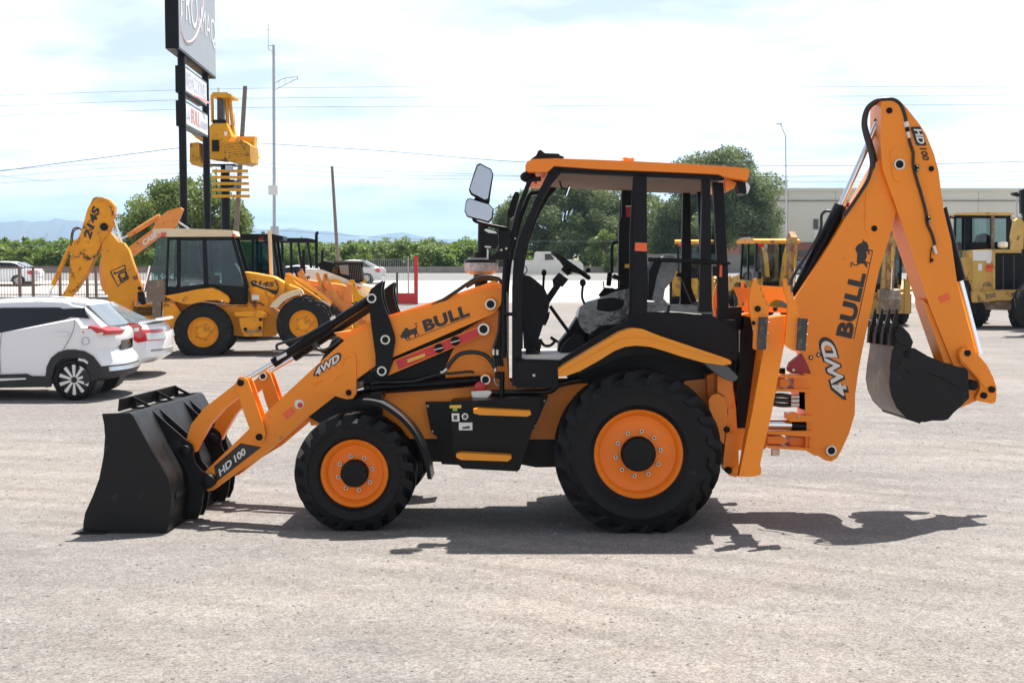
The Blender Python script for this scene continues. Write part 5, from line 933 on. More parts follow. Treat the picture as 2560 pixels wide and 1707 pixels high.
B.text('HD', 'J', (1258, 372), (1300, 522), (1332, 368), 0.981, M['decalwhite'], dp, 0.035, 0.1); B.flat('model_decal', 'J', [(1225, 362), (1235, 350), (1310, 348), (1328, 358), (1385, 530), (1375, 538), (1290, 536), (1278, 520)], 0.984, M['decalblack'], dp)
o = B.text('100', 'J', (1316, 562), (1350, 688), (1382, 556), 0.984, M['decalblack'], dp, 0.03, 0.1)
# bucket cylinder behind the dipper
bt = B.bar('bucket_cylinder', 's', (2352, 520), (2400, 702), 1.18, 0.055, BL, bv=0.006); B.bar('rod', 's', (2398, 695), (2448, 885), 1.18, 0.03, M['chrome'], bt)
# link and lever at the dipper end
lk2 = [(1700, 510), (1712, 465), (1745, 435), (1800, 428), (1862, 462), (1905, 510), (1990, 610), (2055, 740), (2086, 840), (2082, 960), (2065, 988), (2035, 996), (1890, 966), (1880, 930), (1905, 885), (1925, 830), (1905, 765), (1830, 680), (1730, 590)]
l2 = B.prism('bucket_link', 'L', lk2, 0.94, 0.985, OR, bv=0.008); B.prism('bucket_link', 'L', lk2, 1.375, 1.42, OR, bv=0.008)
B.prism('link_rib', 'L', [(1712, 500), (1740, 450), (1800, 440), (1850, 470), (1850, 530), (1950, 640), (2010, 690), (2035, 800), (2000, 830), (1970, 830), (1930, 790), (1900, 740), (1790, 620), (1730, 560)], 0.925, 0.945, OR, l2, 0.006)
for q_, r in (((1800, 490), 32), ((2045, 855), 32), ((1965, 915), 32)): B.pin('pin', 'L', q_, r, 0.91, 1.0, BL, l2)
B.pin('bucket_pivot', 'L', (1855, 812), 52, 0.86, 1.50, BL)
# digging bucket
bk2 = [(1065, 300), (1110, 215), (1150, 230), (1212, 295), (1252, 380), (1232, 438), (1265, 440), (1400, 520), (1570, 590), (1700, 625), (1772, 637), (1800, 668), (1806, 770), (1812, 940), (1740, 1012), (1660, 1082), (1602, 1150), (1560, 1165), (1440, 1165), (1370, 1180), (1270, 1175), (1170, 1122), (1090, 1040), (1035, 920), (1015, 800), (1030, 650), (1060, 450)]
Y0, Y1 = 0.76, 1.60; q = B.xz('L', bk2, Y0)
idx = [0, 26, 25, 24, 23, 22, 21, 20, 19, 18]
cx, cz = q[6][0], q[13][1]
shell = [q[i] for i in idx]; shin = [(x + (cx + .35 - x) * .05, z + (cz + .12 - z) * .05) for x, z in shell]
db = B.prism('digging_bucket', None, shell + shin[::-1], Y0 + .01, Y1 - .01, M['bucket2'], bv=0)
for Y in (Y0, Y1 - .025): B.prism('side_plate', None, q, Y, Y + .025, M['bucket'], db, 0.003)
B.prism('side_cutter', 'L', [(1065, 300), (1112, 212), (1150, 230), (1212, 295), (1252, 380), (1232, 438), (1150, 400), (1090, 380)], Y0 - .018, Y0, M['bucket'], db, 0.004); B.pin('cutter_bolt', 'L', (1195, 500), 34, Y0 - .012, Y0, BL, db)
B.tube('weld_seam', 'L', [(1090, 550), (1150, 620), (1215, 695)], Y0 - .002, 0.005, M['bucket'], db, 5); B.tube('weld_seam', 'L', [(1400, 690), (1550, 745), (1720, 850)], Y0 - .002, 0.005, M['bucket'], db, 5)
B.prism('wear_band', None, [shell[1], shell[2], (shell[2][0] - .008, shell[2][1]), (shell[1][0] - .008, shell[1][1])], Y0 + .03, Y1 - .03, M['bucket2'], db, 0)
for pts in ([(1170, 1118), (1330, 1178), (1320, 1195), (1180, 1150)],): B.prism('heel_strip', 'L', pts, Y0 + .02, Y1 - .02, M['bucket'], db, 0.002)
td = (B.p('L', (1105, 60), Y0) - B.p('L', (1060, 380), Y0)); base = B.p('L', (1058, 372), Y0); nrm = Vector((td.z, 0, -td.x)).normalized()
for k in range(4):
    Y = Y0 + .05 + (Y1 - Y0 - .1) * k / 3; o_ = Vector((base.x, Y, base.z))
    for (t0, t1, w0, w1, h0, h1, nm) in ((-0.15, 0.42, .035, .04, .028, .034, 'tooth_adapter'), (0.40, 1.0, .032, .014, .026, .006, 'tooth')):
        bm = bmesh.new(); vs = []
        for t, w_, h in ((t0, w0, h0), (t1, w1, h1)):
            for sy, sh in ((-1, -1), (1, -1), (1, 1), (-1, 1)): vs.append(bm.verts.new(o_ + td * t + Vector((0, w_ * sy, 0)) + nrm * h * sh))
        for f in ((0, 1, 2, 3), (7, 6, 5, 4), (0, 4, 5, 1), (1, 5, 6, 2), (2, 6, 7, 3), (3, 7, 4, 0)): bm.faces.new([vs[i] for i in f])
        bev(bm, .004); obj(nm, mesh(bm, nm), M['bucket'], db)
# ---------------------------------------------------------------- the old yellow backhoe loader behind the cars
J = Mac('backhoe_loader', col(507, 30.6), R(7)); JR = J.root; JY = M['jcb']; YJ = 1.1
tag(JR, 'old yellow backhoe loader with cream roof, glazed cab and rust spots', 'backhoe loader', 'used machines parked in the yard')
def jm(o):
    c = o.copy(); c.data = o.data.copy(); C.objects.link(c); c.parent = o.parent
    for v in c.data.vertices: v.co.y = 2 * YJ - v.co.y
    c.data.flip_normals(); return c
w1, w2 = J.p('Q', (493, 1100), 0.02), J.p('Q', (1283, 1037), 0.05)
for (v, rr, rm) in ((w1, 0.685, 0.345), (w2, 0.64, 0.325)):
    for Y, f in ((0.22, -1), (2 * YJ - 0.22, 1)): wheel(JR, (v.x, Y, v.z), rr, rm, 0.42, v.z + 0.02, M['oldrubber'], JY, f, 18, 0.045, 5, 0.19, 0.14, JY, 0.05, boltm=M['brown'])
J.prism('chassis', 'Q', [(175, 870), (330, 860), (690, 900), (1000, 900), (1090, 960), (1060, 1130), (850, 1135), (700, 1120), (230, 1130), (190, 1110)], 0.45, 1.75, JY, bv=0.02)
J.prism('rear_frame', 'Q', [(175, 860), (270, 870), (330, 960), (240, 1120), (190, 1140)], 0.15, 0.5, JY)
bx_ = J.prism('tank_box', 'Q', [(775, 985), (960, 980), (965, 1095), (955, 1130), (820, 1130), (790, 1070)], 0.12, 0.5, JY, bv=0.02); J.prism('tank_step', 'Q', [(820, 1088), (960, 1080), (960, 1096), (822, 1104)], 0.06, 0.13, M['brown'], bx_); J.prism('tank_shelf', 'Q', [(740, 940), (955, 935), (1000, 960), (990, 985), (745, 975)], 0.1, 0.6, JY, bx_)
for q_ in ((945, 1000), (940, 1065), (825, 1075)): J.pin('latch', 'Q', q_, 14, 0.09, 0.13, BL, bx_)
# cab
J.prism('roof', 'Q', [(98, 302), (110, 288), (300, 286), (700, 298), (730, 305), (742, 340), (725, 350), (210, 352), (192, 338), (100, 315)], 0.30, 1.92, M['cream'], bv=0.04, seg=3)
cb = J.prism('cab_frame', 'Q', [(205, 740), (295, 745), (520, 720), (535, 720), (815, 745), (838, 745), (832, 885), (700, 880), (640, 800), (560, 765), (480, 770), (195, 812)], 0.36, 0.42, BL, bv=0.01); jm(cb)
for pts in ([(215, 352), (232, 352), (215, 812), (195, 812)], [(290, 355), (322, 355), (318, 760), (285, 765)], [(487, 355), (520, 355), (540, 740), (500, 740)], [(715, 352), (740, 355), (852, 730), (840, 880), (815, 880), (820, 740)], [(225, 352), (735, 350), (735, 380), (225, 378)]): jm(J.prism('cab_pillar', 'Q', pts, 0.36, 0.42, BL, bv=0.008))
J.prism('rear_corner', 'Q', [(130, 360), (215, 355), (200, 800), (85, 760), (100, 560)], 0.55, 0.58, M['glass'], bv=0); J.prism('window_glass', 'Q', [(232, 378), (290, 378), (286, 765), (205, 775)], 0.38, 0.39, M['glass'], bv=0); J.prism('window_glass', 'Q', [(320, 380), (488, 380), (500, 735), (318, 752)], 0.38, 0.39, M['glass'], bv=0); J.prism('window_glass', 'Q', [(520, 378), (718, 378), (815, 742), (540, 735)], 0.38, 0.39, M['glass'], bv=0)
J.prism('lower_door_glass', 'Q', [(640, 765), (818, 755), (812, 860), (705, 865)], 0.37, 0.385, M['darkglass'], bv=0); J.text('JCB', 'Q', (735, 845), (800, 825), (730, 785), 0.362, M['yellowsticker'], cb, 0.03, 0.1)
J.prism('window_glass', 'Q', [(320, 380), (718, 378), (815, 742), (318, 752)], 1.80, 1.81, M['glass'], bv=0)
J.prism('driver_seat', 'Q', [(390, 400), (440, 400), (470, 620), (560, 630), (570, 720), (380, 720)], 0.9, 1.4, M['grey'], bv=0.03); J.prism('dash', 'Q', [(640, 600), (740, 560), (790, 640), (800, 740), (640, 740)], 0.8, 1.5, M['grey'], bv=0.03); J.prism('white_panel', 'Q', [(345, 640), (490, 640), (490, 700), (345, 708)], 0.6, 0.65, M['concrete'])
J.prism('rear_tail_lamp', 'Q', [(165, 318), (205, 318), (200, 352), (170, 350)], 0.27, 0.4, M['taillight']); J.prism('front_lamp', 'Q', [(722, 328), (748, 330), (742, 352), (722, 352)], 0.27, 0.4, M['taillight'])
J.prism('rear_fender', 'Q', [(188, 815), (300, 795), (440, 765), (560, 752), (620, 775), (680, 815), (700, 850), (690, 872), (640, 850), (560, 842), (500, 850), (400, 880), (340, 876), (260, 850)], 0.0, 0.46, JY, bv=0.03, seg=3); J.prism('front_fender', 'Q', [(1015, 905), (1040, 865), (1100, 810), (1180, 780), (1265, 762), (1285, 800), (1210, 815), (1140, 845), (1095, 885), (1085, 905)], 0.05, 0.45, M['cream'], bv=0.02)
hd = J.prism('bonnet', 'Q', [(812, 628), (900, 640), (1050, 668), (1140, 720), (1250, 760), (1260, 820), (1080, 860), (1020, 905), (850, 910), (845, 700)], 0.5, 1.7, JY, bv=0.03); J.text('214S', 'Q', (868, 728), (1048, 745), (872, 690), 0.494, M['decalblack'], hd, 0.04, 0.1)
J.prism('engine_side', 'Q', [(850, 720), (1000, 760), (1010, 900), (850, 910)], 0.47, 0.52, JY); J.prism('engine_sticker', 'Q', [(878, 806), (935, 806), (935, 846), (878, 846)], 0.455, 0.46, M['decalwhite'], bv=0); 
for k in range(4): J.tube('hose', 'Q', [(870, 700), (900, 720 + 8 * k), (990, 760), (1060, 800 - 8 * k), (1085, 750), (1060, 690)], 0.40 + .02 * k, 0.016, M['hose']); J.tube('hose', 'Q', [(860, 780), (870, 860), (940, 870), (970, 890)], 0.42 + .02 * k, 0.014, M['hose'])
ar = J.prism('loader_arm', 'Q', [(1140, 640), (1160, 640), (1300, 720), (1440, 830), (1500, 880), (1490, 905), (1420, 850), (1280, 760), (1170, 720), (1150, 780), (1130, 780)], 0.50, 0.62, JY); jm(ar)
jm(J.prism('lift_strut', 'Q', [(880, 750), (905, 740), (1060, 800), (1050, 830), (900, 790)], 0.42, 0.5, JY)); J.bar('loader_ram', 'Q', (1200, 700), (1410, 845), 0.48, 0.035, JY); J.bar('ram_rod', 'Q', (1410, 845), (1490, 890), 0.48, 0.02, M['chrome'])
J.prism('loader_bucket', 'Q', [(1600, 1000), (1640, 980), (1670, 1080), (1610, 1200), (1750, 1210), (1750, 1225), (1580, 1225), (1580, 1100)], 0.3, 1.9, JY)
J.bar('exhaust', 'Q', (1015, 300), (1030, 650), 1.3, 0.045, M['cream'])
# stabiliser, kingpost, boom, stick
o = J.prism('stabiliser', 'Q', [(55, 695), (170, 688), (192, 700), (195, 850), (165, 862), (165, 1000), (98, 1000), (98, 850), (62, 848), (48, 790)], 0.1, 0.35, M['brown'], bv=0.02); jm(o)
J.prism('kingpost', 'S', [(905, 790), (1060, 760), (1080, 880), (900, 880)], 0.6, 1.6, JY); 
for k in range(4): J.prism('king_plate', 'S', [(912, 795 + 16 * k), (1050, 792 + 16 * k), (1050, 799 + 16 * k), (912, 802 + 16 * k)], 0.5, 0.62, BL, bv=0)
jb = J.prism('boom', 'S', [(700, 350), (735, 258), (775, 300), (812, 345), (848, 350), (885, 400), (915, 490), (972, 650), (965, 700), (925, 760), (912, 860), (905, 920), (765, 920), (756, 780), (740, 700), (712, 540), (694, 420)], 0.96, 1.24, JY, bv=0.02)
jl = J.flat('maker_badge', 'S', [(757, 545), (858, 498), (866, 520), (866, 600), (814, 650), (806, 648), (758, 556)], 0.952, M['decalblack'], jb); J.flat('badge_field', 'S', [(766, 548), (853, 508), (859, 522), (859, 597), (814, 640), (808, 638)], 0.949, JY, jl)
J.text('JCB', 'S', (776, 556), (812, 640), (858, 516), 0.945, M['decalblack'], jl, 0.05)
js = J.prism('dipper', 'S', [(560, 268), (600, 120), (640, 45), (660, 33), (700, 36), (750, 55), (784, 95), (780, 165), (770, 215), (740, 290), (700, 345), (600, 555), (512, 690), (495, 700), (478, 690), (472, 620), (482, 460), (520, 360)], 0.90, 1.30, M['jcbrust'], bv=0.02)
J.prism('dipper_extension', 'S', [(470, 640), (510, 610), (500, 700), (470, 760), (440, 900), (395, 900), (420, 720)], 0.96, 1.24, JY); J.text('214S', 'S', (622, 330), (690, 120), (572, 300), 0.893, M['decalblack'], js, 0.05, 0.0, 1.05)
J.bar('bucket_ram', 'S', (480, 385), (365, 640), 1.1, 0.055, JY); J.bar('bucket_rod', 'S', (365, 640), (320, 745), 1.1, 0.03, M['chrome']); J.prism('ram_bracket', 'S', [(470, 370), (520, 330), (560, 300), (540, 420), (480, 420)], 1.0, 1.2, JY)
J.pin('pivot', 'S', (714, 240), 28, 0.86, 0.92, BL, js); J.pin('pivot', 'S', (960, 662), 14, 0.93, 1.0, BL, jb); J.bar('boom_rod', 'S', (785, 190), (838, 352), 1.1, 0.03, M['chrome']); J.tube('stick_hose', 'S', [(488, 370), (490, 300), (505, 255), (540, 245), (562, 265)], 1.0, 0.016, M['hose']); J.tube('stick_hose', 'S', [(500, 365), (500, 300), (515, 262), (550, 250)], 1.05, 0.016, M['hose'])
J.bar('lower_ram', 'S', (1035, 510), (990, 690), 1.0, 0.04, M['chrome']); J.prism('lower_ram_body', 'S', [(945, 690), (985, 680), (1000, 770), (985, 785), (950, 750)], 0.95, 1.1, BL)
J.prism('digging_bucket', 'S', [(330, 880), (450, 860), (470, 980), (420, 1090), (330, 1100), (290, 1000)], 0.8, 1.5, BL, bv=0.03)

# ---------------------------------------------------------------- generic used backhoe, in metres, facing +x
def bh(loc, yaw, paint, roofm, label, open_cab=False, boom=None, sc=1.0, whitehood=None, glass=None):
    t = empty('backhoe_loader', loc, yaw); t.scale = (sc, sc, sc); tag(t, label, 'backhoe loader', 'used machines parked in the yard')
    def pr(n, pts, y0, y1, m, bv=0.02, par=None):
        b_ = bmesh.new(); add_prism(b_, pts, y0, y1); bev(b_, bv, 2); return obj(n, mesh(b_, n), m, par or t)
    for x, rr, rm, wd in ((0, 0.68, 0.35, 0.44), (2.15, 0.5, 0.26, 0.34)):
        for s_ in (-1, 1): wheel(t, (x, s_ * (0.86 if x == 0 else 0.82), rr - .01), rr, rm, wd, rr - .01, M['oldrubber'], paint, s_, 18, 0.04, 5, rm * .55, rm * .4, paint, 0.05)
    pr('chassis', [(-0.9, .55), (-.9, 1.0), (2.5, 1.0), (2.9, .9), (2.9, .55)], -.4, .4, paint); pr('bonnet', [(1.0, 1.0), (1.0, 1.72), (2.6, 1.5), (2.85, 1.4), (2.9, 1.0)], -.42, .42, whitehood or paint, 0.05)
    for s_ in (-1, 1):
        pr('rear_fender', [(-.85, 1.2), (-.5, 1.42), (.45, 1.45), (.85, 1.1), (.85, 1.03), (.4, 1.36), (-.45, 1.34), (-.85, 1.12)], s_ * .86 - .24, s_ * .86 + .24, paint)
        for pts in ([(-.62, 1.2), (-.54, 1.2), (-.56, 2.75), (-.64, 2.75)], [(.12, 1.3), (.2, 1.3), (.2, 2.75), (.12, 2.75)], [(.92, 1.0), (1.0, 1.0), (.78, 2.75), (.70, 2.75)]): pr('cab_post', pts, s_ * .72 - .04, s_ * .72 + .04, BL, 0.01)
        if not open_cab: pr('side_glass', [(-.56, 1.35), (.92, 1.1), (.74, 2.72), (-.58, 2.72)], s_ * .72 - .006, s_ * .72 + .006, glass or M['glass'], 0)
        pr('loader_arm', [(.95, 1.55), (1.1, 1.75), (2.3, 1.35), (3.3, .45), (3.2, .3), (2.2, 1.1)], s_ * .52 - .05, s_ * .52 + .05, paint); pr('tilt_lever', [(2.6, 1.0), (2.75, 1.55), (2.9, 1.5), (2.85, .9)], s_ * .44 - .03, s_ * .44 + .03, paint)
        pr('stabiliser', [(-1.25, .4), (-1.25, 1.55), (-1.05, 1.55), (-1.05, .4)], s_ * .8 - .09, s_ * .8 + .09, paint); pr('stabiliser_foot', [(-1.4, 1.5), (-1.4, 1.75), (-.95, 1.75), (-.95, 1.5)], s_ * .9 - .06, s_ * .9 + .06, BL)
        box('tail_lamp', (-.75, s_ * .6, 2.68), (.06, .22, .1), M['taillight'], t)
    if not open_cab: box('rear_glass', (-.6, 0, 2.05), (.012, 1.38, 1.35), glass or M['glass'], t, 0)
    pr('roof', [(-.8, 2.75), (-.8, 2.86), (-.6, 2.92), (.7, 2.92), (1.0, 2.86), (1.0, 2.75)], -.86, .86, roofm, 0.04); pr('lower_cab', [(-.6, 1.0), (-.6, 1.4), (.1, 1.3), (.95, 1.0)], -.7, .7, BL)
    pr('driver_seat', [(-.2, 1.3), (-.1, 2.1), (.02, 2.1), (.06, 1.65), (.45, 1.6), (.45, 1.3)], -.25, .25, M['grey'], 0.04); cyl('steering_column', (.6, 0, 1.3), (.45, 0, 1.85), .04, BL, t)
    lathe('steering_wheel', [(.16, 0), (.19, .02), (.2, 0), (.19, -.02), (.16, 0)], (.43, 0, 1.9), BL, t, 'Z', 20); cyl('exhaust', (1.5, .3, 1.5), (1.5, .3, 2.5), .045, BL, t)
    pr('loader_bucket', [(3.2, .02), (3.3, .55), (3.45, .9), (3.75, .85), (3.55, .45), (3.7, .1), (4.0, .04), (4.0, .0)], -1.1, 1.1, paint, 0.01); pr('rear_frame', [(-1.2, .4), (-1.2, 1.05), (-.9, 1.1), (-.9, .4)], -.95, .95, paint)
    pr('kingpost', [(-1.55, .4), (-1.55, 1.2), (-1.2, 1.2), (-1.2, .4)], -.18, .18, paint)
    if boom:
        pr('boom', [(-1.45, .45), (-1.2, 1.2), (-1.5, 2.3), (-1.85, boom), (-2.1, boom + .05), (-2.1, boom - .3), (-1.85, 2.1), (-1.7, 1.0), (-1.65, .5)], -.09, .09, paint)
        dd = pr('dipper', [(-1.85, boom + .1), (-2.1, boom + .3), (-2.3, boom + .1), (-2.3, boom - .6), (-2.15, 1.2), (-2.0, 1.2), (-1.95, 2.0)], -.115, .115, boomm if (boomm := M.get('_stick')) else paint)
        cyl('dipper_ram', (-1.4, 0, 1.6), (-1.75, 0, boom - .4), .06, paint, t); cyl('ram_rod', (-1.75, 0, boom - .4), (-2.05, 0, boom + .2), .03, M['chrome'], t)
        cyl('bucket_ram', (-2.4, 0, boom - .5), (-2.38, 0, 1.9), .05, paint, t); cyl('bucket_rod', (-2.38, 0, 1.9), (-2.3, 0, 1.2), .028, M['chrome'], t)
        pr('digging_bucket', [(-2.0, 1.25), (-2.3, 1.2), (-2.45, .9), (-2.3, .55), (-2.0, .45), (-1.8, .6), (-1.85, .8), (-2.0, .95)], -.3, .3, M['brown'], 0.02)
        for k in range(4): cyl('boom_hose', (-1.5 - .05 * k, -.05 + .03 * k, 1.4), (-2.0 - .05 * k, -.06 + .04 * k, boom + .1), .016, M['hose'], t, 6)
    return t
# faded orange machine and the one behind it
cs_ = bh(col(606, 36.5) + Vector((0, 1, 0)), R(6), M['case'], BL, 'faded orange backhoe loader with black cab roof behind the old yellow one', sc=1.0)
Cz = Mac('x', cs_.location.copy(), R(6)); bpy.data.objects.remove(Cz.root); Cz.root = cs_
b_ = Cz.prism('boom', 'S', [(880, 385), (960, 320), (1040, 262), (1090, 180), (1150, 130), (1240, 106), (1258, 120), (1210, 235), (1180, 255), (1080, 320), (905, 448)], -.14, .14, M['case'], bv=0.02)
Cz.text('CASE', 'S', (990, 372), (1085, 305), (975, 335), -.148, M['decalwhite'], b_, 0.05); Cz.bar('dipper_ram', 'S', (880, 300), (1100, 165), 0.0, .07, M['case']); Cz.bar('ram_rod', 'S', (830, 325), (880, 300), 0, .03, M['chrome']); Cz.bar('boom_rod', 'S', (1225, 205), (1300, 255), 0, .03, M['chrome']); Cz.pin('pivot', 'S', (1185, 205), 12, -.17, -.1, M['case'], b_)
Cz.prism('digging_bucket', 'S', [(690, 455), (720, 430), (745, 560), (760, 715), (725, 705), (690, 640), (680, 540)], -.35, .35, M['case'], bv=0.03); Cz.prism('dipper', 'S', [(700, 470), (880, 385), (905, 448), (760, 560)], -.12, .12, M['case'])
Cz.prism('amber_lamp', 'Q', [(930, 350), (968, 352), (968, 382), (930, 380)], -.86, -.7, M['reflector'])
for pts in ([(1230, 640), (1270, 600), (1340, 760), (1310, 780)], [(1375, 640), (1400, 630), (1470, 800), (1420, 790)], [(1440, 640), (1470, 650), (1590, 900), (1540, 900)], [(1470, 640), (1440, 640), (1400, 860), (1440, 880)]): Cz.prism('loader_lever', 'Q', pts, -.6, -.5, M['case'], bv=0.01)
Cz.text('580F', 'Q', (1230, 690), (1330, 700), (1235, 650), -.46, M['decalblack'], cs_, 0.04)
c3 = bh(col(705, 46), R(22), M['deere'], BL, 'yellow backhoe loader with an open canopy and tall black exhaust pipes', True); cyl('tall_exhaust', (1.15, -.3, 1.6), (1.15, -.3, 3.0), .055, BL, c3); tube('exhaust_bend', [(1.15, -.3, 2.95), (1.16, -.3, 3.08), (1.22, -.3, 3.12)], .055, BL, c3)
# yellow loader frame in front of the skid steer
# skid steer
K_ = Mac('skid_steer_loader', col(860, 41.5), R(4)); tag(K_.root, 'white and black skid steer loader with a caged cab', 'skid steer', 'used machines parked in the yard')
K_.prism('cab', 'Q', [(1500, 570), (1545, 545), (1745, 548), (1752, 580), (1735, 600), (1750, 700), (1700, 720), (1560, 660), (1500, 640)], 0.3, 1.5, BL, bv=0.03); K_.prism('side_glass', 'Q', [(1560, 575), (1632, 570), (1640, 655), (1572, 640)], .28, .29, M['glassgrey'], bv=0); K_.prism('roof_edge', 'Q', [(1510, 548), (1550, 538), (1748, 542), (1752, 556), (1545, 556)], .25, 1.55, M['grey'], bv=.01); K_.prism('door_glass', 'Q', [(1520, 580), (1560, 565), (1545, 640), (1500, 640)], .29, .3, M['glass'], bv=0)
for k in range(7): K_.prism('cage_bar', 'Q', [(1640 + 14 * k, 570), (1645 + 14 * k, 570), (1655 + 14 * k, 690), (1650 + 14 * k, 690)], .27, .3, M['grey'], bv=0)
K_.prism('body', 'Q', [(1290, 600), (1430, 610), (1560, 660), (1700, 715), (1820, 745), (1830, 800), (1780, 860), (1560, 860), (1350, 780)], 0.2, 1.6, M['signwhite'], bv=0.04); K_.prism('red_flash', 'Q', [(1660, 735), (1740, 750), (1700, 765), (1660, 755)], .18, .21, M['red'], bv=0)
K_.prism('lift_arm', 'Q', [(1470, 690), (1540, 680), (1700, 790), (1760, 850), (1700, 860), (1500, 760)], 0.1, 0.25, M['deere']); K_.prism('rear_cowl', 'Q', [(1390, 560), (1440, 540), (1500, 548), (1500, 640), (1420, 620)], 0.3, 1.5, BL)
for x in (1450, 1640):
    v = K_.p('Q', (x, 880), .1); wheel(K_.root, (v.x, .15, .38), .4, .2, .3, .38, M['oldrubber'], M['signwhite'], -1, 14, .03, 0, .1, .08); wheel(K_.root, (v.x, 1.65, .38), .4, .2, .3, .38, M['oldrubber'], M['signwhite'], 1, 14, .03, 0, .1, .08)
a2 = Mac('loader_frame', col(880, 40.3), R(4)); tag(a2.root, 'yellow triangular loader arms standing in front of the skid steer', 'loader arms', 'used machines parked in the yard')
a2.prism('arm', 'Q', [(1590, 790), (1645, 690), (1675, 690), (1720, 800), (1780, 830), (1770, 860), (1580, 860), (1640, 840)], 0, .12, M['deere']); a2.prism('arm_window', 'Q', [(1630, 820), (1650, 760), (1668, 820), (1650, 845)], -.02, .01, M['black'], bv=0); a2.prism('arm', 'Q', [(1590, 790), (1645, 690), (1675, 690), (1720, 800), (1780, 830), (1770, 860), (1580, 860), (1640, 840)], 1.2, 1.32, M['deere']); a2.bar('cross_tube', 'Q', (1655, 720), (1655, 722), .1, .06, M['deere']); box('ground_frame', (a2.p('Q', (1680, 860), .6).x, .66, .35), (2.4, 1.6, .7), M['deere'], a2.root, .05)

# ---------------------------------------------------------------- machines on the right, seen from behind
def stick(k): M['_stick'] = k
stick(None); m1 = bh(col(1735, 60), R(82), M['ochre'], M['jcb'], 'yellow backhoe loader seen from behind through the rear of the open cab', boom=None)
stick(M['ruststick']); m2 = bh(col(1922, 48), R(101), M['ochre'], M['jcb'], 'yellow backhoe loader with blue tinted cab glass and raised boom', boom=2.85, glass=glassmat('blue_glass', (0.32, 0.45, 0.52), .2))
stick(M['ruststick']); m3 = bh(col(2187, 45), R(88), M['cat'], M['cat'], 'worn yellow backhoe loader with a rusted dipper pointing down', boom=3.1)
# big wheel loader, seen from behind
WLd = Mac('wheel_loader', col(2500, 42), R(-4)); W_ = WLd.root; YW = M['cat']; tag(W_, 'large worn yellow wheel loader with black radiator grille', 'wheel loader', 'used machines parked in the yard')
WLd.prism('rear_hood', 'V', [(1105, 690), (1300, 680), (1700, 690), (1900, 690), (1900, 1200), (1220, 1200), (1110, 1090)], 0.0, 2.2, YW, bv=0.04); WLd.prism('grille_recess', 'V', [(1325, 715), (1900, 715), (1900, 1080), (1325, 1080)], -.03, 0.1, M['black'], bv=.01)
for k in range(4): WLd.prism('grille_bar', 'V', [(1400 + 105 * k, 740), (1408 + 105 * k, 740), (1408 + 105 * k, 1070), (1400 + 105 * k, 1070)], -.045, -.02, M['grey'], bv=0)
WLd.prism('white_corner', 'V', [(1108, 692), (1300, 690), (1300, 795), (1108, 790)], -.012, .3, M['signwhite'], bv=.01); WLd.prism('grille_frame', 'V', [(1300, 680), (1900, 680), (1900, 715), (1325, 715), (1325, 1090), (1300, 1090)], -.05, .02, YW, bv=.01); WLd.prism('grille_sill', 'V', [(1325, 1075), (1900, 1075), (1900, 1100), (1325, 1100)], -.06, .02, YW, bv=.01)
WLd.pin('work_lamp', 'V', (1263, 797), 22, -.06, 0, M['white']); WLd.prism('tail_lamp', 'V', [(1238, 832), (1298, 832), (1298, 865), (1238, 865)], -.04, 0, M['taillight']); WLd.prism('indicator', 'V', [(1238, 865), (1298, 865), (1298, 900), (1238, 900)], -.04, 0, M['reflector']); WLd.prism('sticker', 'V', [(1160, 820), (1198, 820), (1195, 890), (1158, 888)], -.02, 0, M['signwhite'], bv=0); WLd.prism('sticker', 'V', [(1230, 1040), (1260, 990), (1295, 1040)], -.02, 0, M['brown'], bv=0)
WLd.prism('counterweight', 'V', [(1118, 1095), (1900, 1095), (1900, 1180), (1340, 1180), (1200, 1200), (1118, 1200)], -.25, .5, YW, bv=.03); WLd.prism('belly_plate', 'V', [(1210, 1190), (1900, 1180), (1900, 1290), (1240, 1270)], -.1, .6, M['brown'], bv=.03); WLd.text('950', 'V', (1230, 1170), (1330, 1150), (1228, 1120), -.256, M['brown'], W_, 0.04)
WLd.prism('plate_recess', 'V', [(1478, 1105), (1550, 1105), (1550, 1140), (1478, 1140)], -.26, -.2, M['brown'], bv=0)
for x, Y in ((1050, .3), (1540, .3), (1100, 3.4), (1620, 3.4)):
    v = WLd.p('V', (x + 160, 1200), Y); wheel(W_, (v.x - .2, Y + .5, .78), .8, .38, .55, .78, M['oldrubber'], YW, -1, 18, .05, 0, .2, .2, YW, .1, yaw=R(88))
WLd.prism('cab_back', 'V', [(930, 345), (1475, 345), (1480, 680), (1110, 690), (1040, 780), (1020, 780)], 1.2, 1.28, BL, bv=.02) if False else None
for pts in ([(928, 345), (1480, 340), (1480, 378), (928, 375)], [(1030, 370), (1085, 372), (1080, 640), (1110, 780), (1025, 780)], [(1282, 370), (1318, 370), (1318, 690), (1282, 690)], [(1440, 370), (1490, 370), (1490, 690), (1440, 690)], [(1030, 610), (1440, 610), (1440, 700), (1030, 780)], [(925, 370), (945, 370), (940, 760), (918, 760)]): WLd.prism('cab_frame', 'V', pts, 1.2, 1.3, BL, bv=.015)
WLd.prism('cab_window', 'V', [(1080, 375), (1285, 375), (1285, 615), (1078, 615)], 1.25, 1.26, M['glass'], bv=0); WLd.prism('cab_window', 'V', [(1318, 375), (1445, 375), (1445, 615), (1318, 615)], 1.25, 1.26, M['glass'], bv=0); WLd.prism('cab_window', 'V', [(940, 375), (1030, 375), (1025, 770), (935, 760)], 1.25, 1.26, M['glass'], bv=0)
